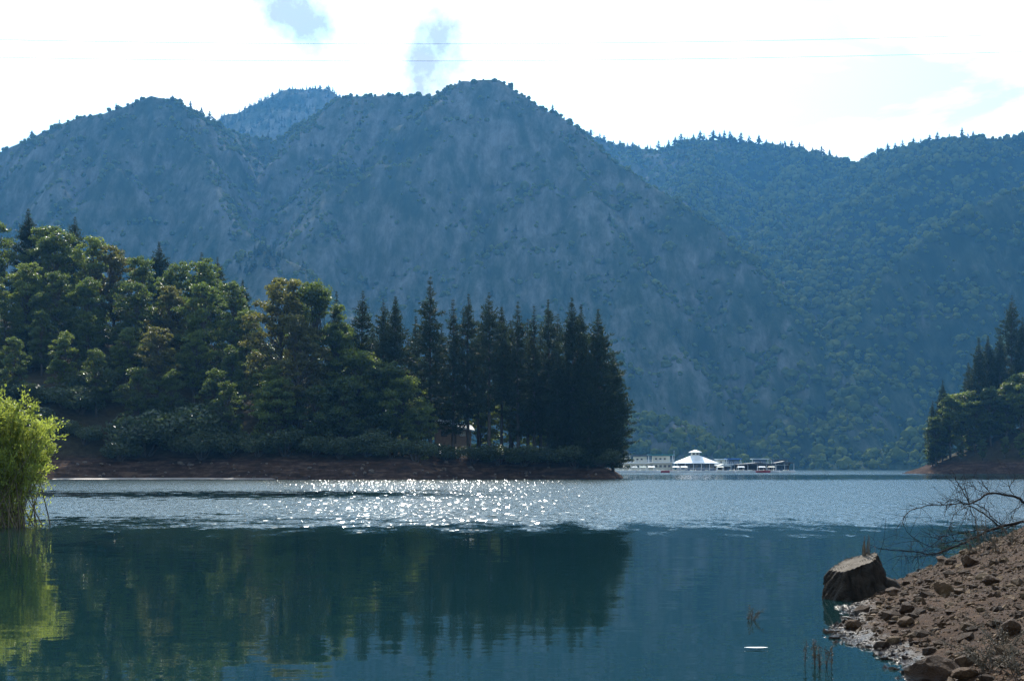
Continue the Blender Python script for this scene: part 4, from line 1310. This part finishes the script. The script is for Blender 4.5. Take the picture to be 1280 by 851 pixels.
big_rock(1212, 699, 25.0, 27, 19, 501, 'dark block-shaped rock at the waterline under the dead branches')
big_rock(1180, 734, 19.6, 26, 24, 502, 'upright rounded rock in the middle of the bank')
big_rock(1196, 738, 19.2, 24, 10, 503, 'flat pale rock right beside the upright rounded rock')
big_rock(1133, 759, 17.0, 21, 17, 504, 'dark round rock near the left edge of the bank, upper of two')
big_rock(1132, 775, 16.0, 23, 15, 505, 'dark wedge rock near the left edge of the bank, lower of two')
big_rock(1264, 781, 15.0, 30, 30, 506, 'upright broken rock at the right edge of the picture', 0.4, 0.2)
big_rock(1166, 836, 12.3, 72, 44, 507, 'large dark rock with a pale flat top at the bottom of the bank', 0.3, -0.1)
big_rock(1068, 779, 15.9, 24, 14, 508, 'small wet rock at the waterline just right of the stump')
big_rock(1060, 772, 16.3, 20, 7, 509, 'pale wet flat stone at the waterline below the stump')
big_rock(1238, 724, 19.5, 22, 15, 510, 'brown rock on the upper right of the bank')
big_rock(1115, 737, 20.2, 18, 10, 511, 'small dark rock between the stump and the bank edge')
big_rock(1205, 842, 12.2, 34, 18, 512, 'small dark rock right of the large dark rock')

# ------------------------------------------------------------------ stump
M['stump_bark'] = mat_noise('stump_bark', (0.012, 0.009, 0.006), (0.04, 0.029, 0.02), 6, 0.9, 0.05, bscale=14, spec=0.2)
m, nt, b, out = newmat('cut_wood')
tc = nt.nodes.new('ShaderNodeTexCoord')
wv = nt.nodes.new('ShaderNodeTexWave'); wv.wave_type = 'RINGS'; wv.rings_direction = 'Z'; wv.inputs['Scale'].default_value = 9; wv.inputs['Distortion'].default_value = 2.5; wv.inputs['Detail'].default_value = 3
nt.links.new(tc.outputs['Object'], wv.inputs['Vector'])
n1 = node_noise(nt, tc.outputs['Object'], 7, 6, 0.7)
f = node_math(nt, 'ADD', node_math(nt, 'MULTIPLY', wv.outputs['Fac'], 0.3), node_math(nt, 'MULTIPLY', n1.outputs['Fac'], 0.7))
c = node_ramp(nt, f, [(0.3, (0.05, 0.038, 0.027)), (0.5, (0.11, 0.088, 0.066)), (0.72, (0.20, 0.165, 0.13))])
nt.links.new(c, b.inputs['Base Color']); b.inputs['Roughness'].default_value = 0.9; b.inputs['Specular IOR Level'].default_value = 0.1
M['cut_wood'] = m
sd = 18.6
st = empty('tree_stump', (PX(1068, sd), sd, 0.0)); tag(st, 'weathered cut tree stump with a sloping top standing at the waterline', 'stump')
ns, nr_ = 144, 18
ang = np.linspace(0, 2 * math.pi, ns, endpoint=False)
lob = 1 + 0.05 * np.cos(ang * 3 + 1) + 0.04 * np.sin(ang * 5) + 0.025 * np.sin(ang * 11 + 2)
V = []


def stump_top(x, y):
    return 0.47 + 0.36 * (x - 0.0) + 0.13 * y


for i in range(nr_):
    t = i / (nr_ - 1)
    rad = 0.29 + 0.16 * (1 - t ** 1.5) ** 0.85
    fl = 1 + (0.16 * np.maximum(0, np.cos(ang * 2.0 + 0.2)) ** 2) * (1 - t) ** 3
    x = np.cos(ang) * rad * lob * fl + 0.0 * t + 0.02 * np.sin(6 * t + ang * 4)
    y = np.sin(ang) * rad * lob * fl * 0.95
    rough = fbm(np.cos(ang) * 4 + 7, t * 4 + np.sin(ang) * 4, 4) * 0.05 * (1 if t < 1 else 0.4)
    groove = (np.abs(np.sin(ang * 13 + 2.2 * np.sin(3 * t + ang * 2))) - 0.5) * 0.030 + (np.abs(np.sin(ang * 29 + 3 * t)) - 0.5) * 0.014
    x += np.cos(ang) * (rough + groove); y += np.sin(ang) * (rough + groove)
    top = stump_top(x, y)
    z = -0.25 + (top + 0.25) * t
    V.append(np.stack([x, y, z], 1))
top_ring = V[-1].copy()
V = np.concatenate(V)
F = []
for i in range(nr_ - 1):
    for j in range(ns):
        F.append([i * ns + j, i * ns + (j + 1) % ns, (i + 1) * ns + (j + 1) % ns, (i + 1) * ns + j])
MB().add(V, F).build('trunk', M['stump_bark'], st, smooth=True)
cen = top_ring.mean(0)
CV = []; rings = [1.0, 0.93, 0.7, 0.45, 0.2]
for q in rings:
    p = cen + (top_ring - cen) * q
    p[:, 2] += (0.0 if q == 1 else -0.012 + fbm(p[:, 0] * 9, p[:, 1] * 9, 3) * 0.012)
    CV.append(p)
CV = np.concatenate(CV + [cen[None] + np.array([[0, 0, -0.02]])])
CF = []
for i in range(len(rings) - 1):
    for j in range(ns):
        CF.append([i * ns + j, i * ns + (j + 1) % ns, (i + 1) * ns + (j + 1) % ns, (i + 1) * ns + j])
TF = [[(len(rings) - 1) * ns + j, (len(rings) - 1) * ns + (j + 1) % ns, len(rings) * ns] for j in range(ns)]
mb = MB(); mb.addm(CV, CF + TF)
mb.build('cut_face', M['cut_wood'], st, smooth=True)
r = np.random.default_rng(9)
for k in range(4):
    a = [-0.45, 0.1, 0.6, -0.9][k]
    p0 = np.array([math.cos(a) * 0.36, math.sin(a) * 0.32, 0.24 - 0.02 * k])
    dr = np.array([math.cos(a), math.sin(a), 0])
    L = 0.28 if k < 3 else 0.14
    pts = [p0 - dr * 0.05, p0 + dr * L * 0.5 + np.array([0, 0, -0.06]), p0 + dr * L + np.array([0.02, 0.03, -0.24])]
    MB().tube(pts, [0.09, 0.085, 0.05], 7).build('root', M['stump_bark'], st, smooth=True)
for k in range(5):
    bx0 = np.array([0.20 + r.uniform(-.04, .04), 0.17 + r.uniform(-.04, .04), 0.55])
    MB().tube([bx0, bx0 + np.array([0.0, 0, 0.1]), bx0 + np.array([r.uniform(-.03, .03), 0, r.uniform(0.18, 0.28)])], [0.014, 0.009, 0.003], 4).build('splinter', M['dry_weed'], st)


# ------------------------------------------------------------------ dead branches over the water
def smooth_path(pts, n):
    pts = np.asarray(pts, float)
    t = np.linspace(0, 1, len(pts)); tt = np.linspace(0, 1, n)
    # Catmull-Rom
    res = []
    for q in tt:
        i = min(int(q * (len(pts) - 1)), len(pts) - 2); u = q * (len(pts) - 1) - i
        p0 = pts[max(i - 1, 0)]; p1 = pts[i]; p2 = pts[i + 1]; p3 = pts[min(i + 2, len(pts) - 1)]
        res.append(0.5 * ((2 * p1) + (-p0 + p2) * u + (2 * p0 - 5 * p1 + 4 * p2 - p3) * u * u + (-p0 + 3 * p1 - 3 * p2 + p3) * u ** 3))
    return np.array(res)


def limb_paths(mb_limb, mb_twig, defs, seed, dbase, ntw=9):
    r = np.random.default_rng(seed)
    for pts, r0, r1, dd in defs:
        p3 = [P(a, b_, dbase + dd * k_ / max(1, len(pts) - 1)) for k_, (a, b_) in enumerate(pts)]
        sp_ = smooth_path(p3, max(8, len(pts) * 4))
        sp_ += r.normal(size=sp_.shape) * 0.006
        mb_limb.tube(sp_, np.linspace(r0 * 0.9, r1 * 0.9, len(sp_)), 6)
        L = np.linalg.norm(np.diff(sp_, axis=0), axis=1).sum()
        for k_ in range(int(ntw * L)):
            i = r.integers(2, len(sp_) - 1)
            tg = sp_[i] - sp_[i - 1]; tg /= np.linalg.norm(tg) + 1e-9
            dr = tg * 0.5 + r.normal(size=3) * np.array([0.7, 0.5, 0.8]); dr /= np.linalg.norm(dr)
            l = r.uniform(0.10, 0.42)
            cv = r.normal(size=3) * 0.5
            tw = [sp_[i] + dr * l * s_ + cv * l * s_ * s_ * 0.6 for s_ in np.linspace(0, 1, 6)]
            mb_twig.tube(tw, np.linspace(0.0045, 0.0018, 6), 3, False)
            if r.random() < 0.6:
                q = np.array(tw[3]); d2 = dr + r.normal(size=3) * 0.7
                mb_twig.tube([q, q + d2 * l * 0.25, q + d2 * l * 0.45 + r.normal(size=3) * 0.03], [0.003, 0.0024, 0.0015], 3, False)


e = empty('dead_branch', P(1285, 662, 25.0)); tag(e, 'bare upper dead branch with arching twigs hanging over the water at the right', 'dead branch', 'dead branches at the right')
inv = -np.array(e.location)
defs = [([(1330, 652), (1300, 640), (1280, 628), (1270, 621), (1238, 616), (1224, 624), (1212, 630)], 0.032, 0.014, -0.6),
        ([(1212, 630), (1200, 629), (1185, 630), (1160, 632), (1140, 637), (1129, 649), (1135, 666), (1161, 683)], 0.013, 0.004, -0.5),
        ([(1212, 630), (1204, 615), (1195, 600), (1190, 588)], 0.012, 0.003, 0.3), ([(1212, 630), (1208, 614), (1204, 598)], 0.010, 0.003, -0.2),
        ([(1212, 632), (1228, 641), (1247, 656), (1262, 668)], 0.012, 0.014, 0.3), ([(1215, 628), (1232, 636), (1240, 646), (1252, 656)], 0.009, 0.008, 0.3),
        ([(1212, 632), (1217, 645), (1222, 658)], 0.008, 0.004, -0.3), ([(1212, 632), (1196, 640), (1189, 652), (1187, 660)], 0.007, 0.003, -0.3), ([(1212, 632), (1206, 644), (1202, 656)], 0.006, 0.003, -0.2),
        ([(1238, 616), (1231, 607), (1224, 597)], 0.009, 0.003, 0.2), ([(1238, 616), (1222, 612), (1214, 602), (1200, 597)], 0.008, 0.002, 0.2), ([(1270, 621), (1262, 610), (1268, 600), (1282, 592)], 0.009, 0.003, 0.2), ([(1280, 628), (1268, 640), (1262, 652)], 0.007, 0.003, 0.2), ([(1212, 630), (1190, 624), (1182, 632), (1188, 644)], 0.005, 0.002, -0.2)]
ml, mt = MB(), MB(); limb_paths(ml, mt, defs, 31, 25.0, 20)
for q in (ml, mt): q.v = [a + inv for a in q.v]
ml.build('limb', M['twig'], e); mt.build('twigs', M['twig'], e)
e = empty('dead_branch', P(1285, 664, 24.4)); tag(e, 'long low dead branch trailing from the bank into the water', 'dead branch', 'dead branches at the right')
inv = -np.array(e.location)
defs = [([(1330, 645), (1300, 650), (1280, 652), (1239, 661), (1212, 675), (1193, 683), (1165, 692), (1144, 689), (1104, 686), (1087, 680)], 0.034, 0.004, -0.6),
        ([(1215, 674), (1190, 676), (1175, 682), (1161, 683), (1140, 672)], 0.010, 0.003, -0.3), ([(1193, 683), (1180, 690), (1165, 694), (1140, 695), (1120, 694)], 0.009, 0.003, -0.3),
        ([(1239, 661), (1215, 664), (1190, 668), (1170, 672), (1150, 670)], 0.012, 0.003, -0.3), ([(1280, 652), (1262, 658), (1245, 668), (1225, 683), (1205, 690)], 0.014, 0.004, -0.3)]
ml, mt = MB(), MB(); limb_paths(ml, mt, defs, 37, 24.4, 18)
for q in (ml, mt): q.v = [a + inv for a in q.v]
ml.build('limb', M['twig'], e); mt.build('twigs', M['twig'], e)


# ------------------------------------------------------------------ dry weeds
def weed(px, py, d, h, n, seed, label, group, spread=0.35, onwater=False):
    r = np.random.default_rng(seed)
    if not onwater:
        _, d, _ = ground_hit(px, py)
    x = PX(px, d)
    z = -0.04 if onwater else float(bank_h(np.array([x]), np.array([d]))[0]) - 0.02
    e = empty('dry_weed', (x, d, z)); tag(e, label, 'weed', group)
    sm, lm = MB(), MB()
    for k in range(n):
        dr = np.array([r.normal() * spread, r.normal() * spread, 1.0])
        l = h * r.uniform(0.55, 1.05)
        b0 = np.array([r.normal() * 0.03, r.normal() * 0.03, 0])
        pts = np.array([b0 + dr * l * s_ + np.array([dr[0], dr[1], 0]) * l * s_ * s_ * 0.4 for s_ in np.linspace(0, 1, 6)])
        sm.tube(pts, np.linspace(0.006, 0.002, 6), 3, False)
        m_ = int(20 + 110 * l)
        ff = r.uniform(0.3, 1.0, m_)
        pp = np.stack([np.interp(ff, np.linspace(0, 1, 6), pts[:, i]) for i in range(3)], 1) + r.normal(size=(m_, 3)) * 0.012
        lm.leaves(pp, r.uniform(0.012, 0.034, m_), 0.35, r=r)
    sm.build('stem', M['dry_weed'], e); tag(lm.build('seed_head', M['dry_weed'], e), kind='stuff')


weed(940, 775, 15.9, 0.19, 5, 1, 'small dry sprig sticking out of the water left of the stump', 'sprigs in the water', 0.3, True)
weed(1018, 832, 12.25, 0.27, 6, 2, 'leafy dry sprig standing in the water near the bottom of the picture', 'sprigs in the water', 0.16, True)
weed(1033, 833, 12.2, 0.26, 3, 3, 'thin dry sprig standing in the water right beside the leafy one', 'sprigs in the water', 0.08, True)
weed(1227, 690, 23.6, 0.60, 6, 4, 'upright brown weed clump on the bank beneath the dead branches', 'dry weeds on the bank', 0.10)
weed(1245, 690, 23.0, 0.34, 7, 5, 'brushy brown weeds right of the upright clump', 'dry weeds on the bank', 0.3)
weed(1265, 680, 23.0, 0.3, 7, 6, 'brushy brown weeds on the bank near the right edge', 'dry weeds on the bank', 0.35)
weed(1215, 690, 23.8, 0.32, 5, 7, 'brushy brown weeds behind the block-shaped rock', 'dry weeds on the bank', 0.3)
weed(1255, 815, 13.2, 0.26, 16, 8, 'tangled dry grass at the lower right corner, upper tuft', 'dry weeds on the bank', 0.7)
weed(1235, 838, 12.4, 0.24, 16, 9, 'tangled dry grass right of the large dark rock', 'dry weeds on the bank', 0.8)
weed(1272, 842, 12.4, 0.24, 16, 10, 'tangled dry grass at the very corner of the picture', 'dry weeds on the bank', 0.7)
weed(1092, 742, 18.3, 0.30, 5, 11, 'few dry stalks leaning against the right side of the stump', 'dry weeds on the bank', 0.3)

# bright glint on the water, painted as a thin white sliver
mb = MB(); n = 14
lx = np.linspace(-1, 1, n); wv_ = np.sqrt(np.maximum(0, 1 - lx ** 2)) ** 1.3
ctr = P(945, 811, 1.7 * FPX / (811 - HOR)); ctr[2] = 0.006
V = np.concatenate([np.stack([lx * 0.11, -0.035 * wv_, 0.012 * wv_ + 0.01 * lx ** 2], 1), np.stack([lx * 0.11, 0 * wv_, 0.004 + 0.01 * lx ** 2], 1), np.stack([lx * 0.11, 0.035 * wv_, 0.012 * wv_ + 0.01 * lx ** 2], 1)])
F = [[q * n + i, q * n + i + 1, (q + 1) * n + i + 1, (q + 1) * n + i] for q in range(2) for i in range(n - 1)]
o = mb.add(V, F).build('floating_leaf', M['white_paint'], None, smooth=True, loc=ctr); tag(o, 'small pale leaf floating on the calm water below the dry sprig', 'leaf')

# ------------------------------------------------------------------ willow at the left
wd = 41.5
we = empty('willow_shrub', (PX(8, wd), wd, 0)); tag(we, 'bright yellow-green willow standing in the shallow water at the left edge', 'willow')
r = np.random.default_rng(88)
sm, tm, lm = MB(), MB(), MB()
C, T, S = [], [], []
C2, T2, S2 = [], [], []
for k in range(95):
    bx0 = np.array([r.normal() * 0.45 + 0.1, r.normal() * 0.5, -0.2])
    a = r.uniform(0, 6.28); out_ = r.uniform(0.1, 1.75); h = r.uniform(2.2, 4.2) * (1 - 0.16 * out_)
    tip = np.array([math.cos(a) * out_ * 1.0 - 0.2, math.sin(a) * out_, h])
    midp = bx0 + (tip - bx0) * 0.5 + np.array([0, 0, 0.25]) + r.normal(size=3) * 0.12
    path = smooth_path([bx0, midp, tip], 9)
    sm.tube(path, np.linspace(0.022, 0.004, 9), 4, False)
    m_ = 19
    for j in range(m_):
        f = r.uniform(0.06, 1.0)
        p = np.array([np.interp(f, np.linspace(0, 1, 9), path[:, i]) for i in range(3)])
        dr = (tip - bx0) / np.linalg.norm(tip - bx0) * 0.7 + r.normal(size=3) * 0.55
        l = r.uniform(0.2, 0.55)
        tm.tube([p, p + dr * l * 0.5, p + dr * l + np.array([0, 0, -0.05])], [0.005, 0.0035, 0.002], 3, False)
        zz_ = p[2] + dr[2] * l * 0.5
        dense = float(sstep(0.7, 1.9, zz_))
        nl = int(5 + 33 * dense)
        q = r.uniform(0.15, 1.1, nl)
        pp = p + dr * (l * q)[:, None] + r.normal(size=(nl, 3)) * 0.05
        tt_ = dr + r.normal(size=(nl, 3)) * 0.7
        C.append(pp); T.append(tt_); S.append(r.uniform(0.06, 0.12, nl))
lm.leaves(np.concatenate(C), np.concatenate(S), 0.42, tang=np.concatenate(T), r=r)
sm.build('stem', M['dry_weed'], we, smooth=True); tm.build('twigs', M['dry_weed'], we); lm.build('foliage', M['willow_leaf'], we)

# ------------------------------------------------------------------ haze
m = bpy.data.materials.new('haze'); m.use_nodes = True
nt = m.node_tree; nt.nodes.clear()
out = nt.nodes.new('ShaderNodeOutputMaterial'); pv = nt.nodes.new('ShaderNodeVolumePrincipled')
pv.inputs['Color'].default_value = (0.13, 0.47, 1.0, 1)
pv.inputs['Density'].default_value = 0.000073
pv.inputs['Anisotropy'].default_value = 0.35
nt.links.new(pv.outputs[0], out.inputs['Volume'])
o = MB().box((0, 1600, 450), (7200, 3800, 910)).build('haze', m)
tag(o, 'thin blue haze filling the valley and veiling the mountains', 'haze', kind='stuff')
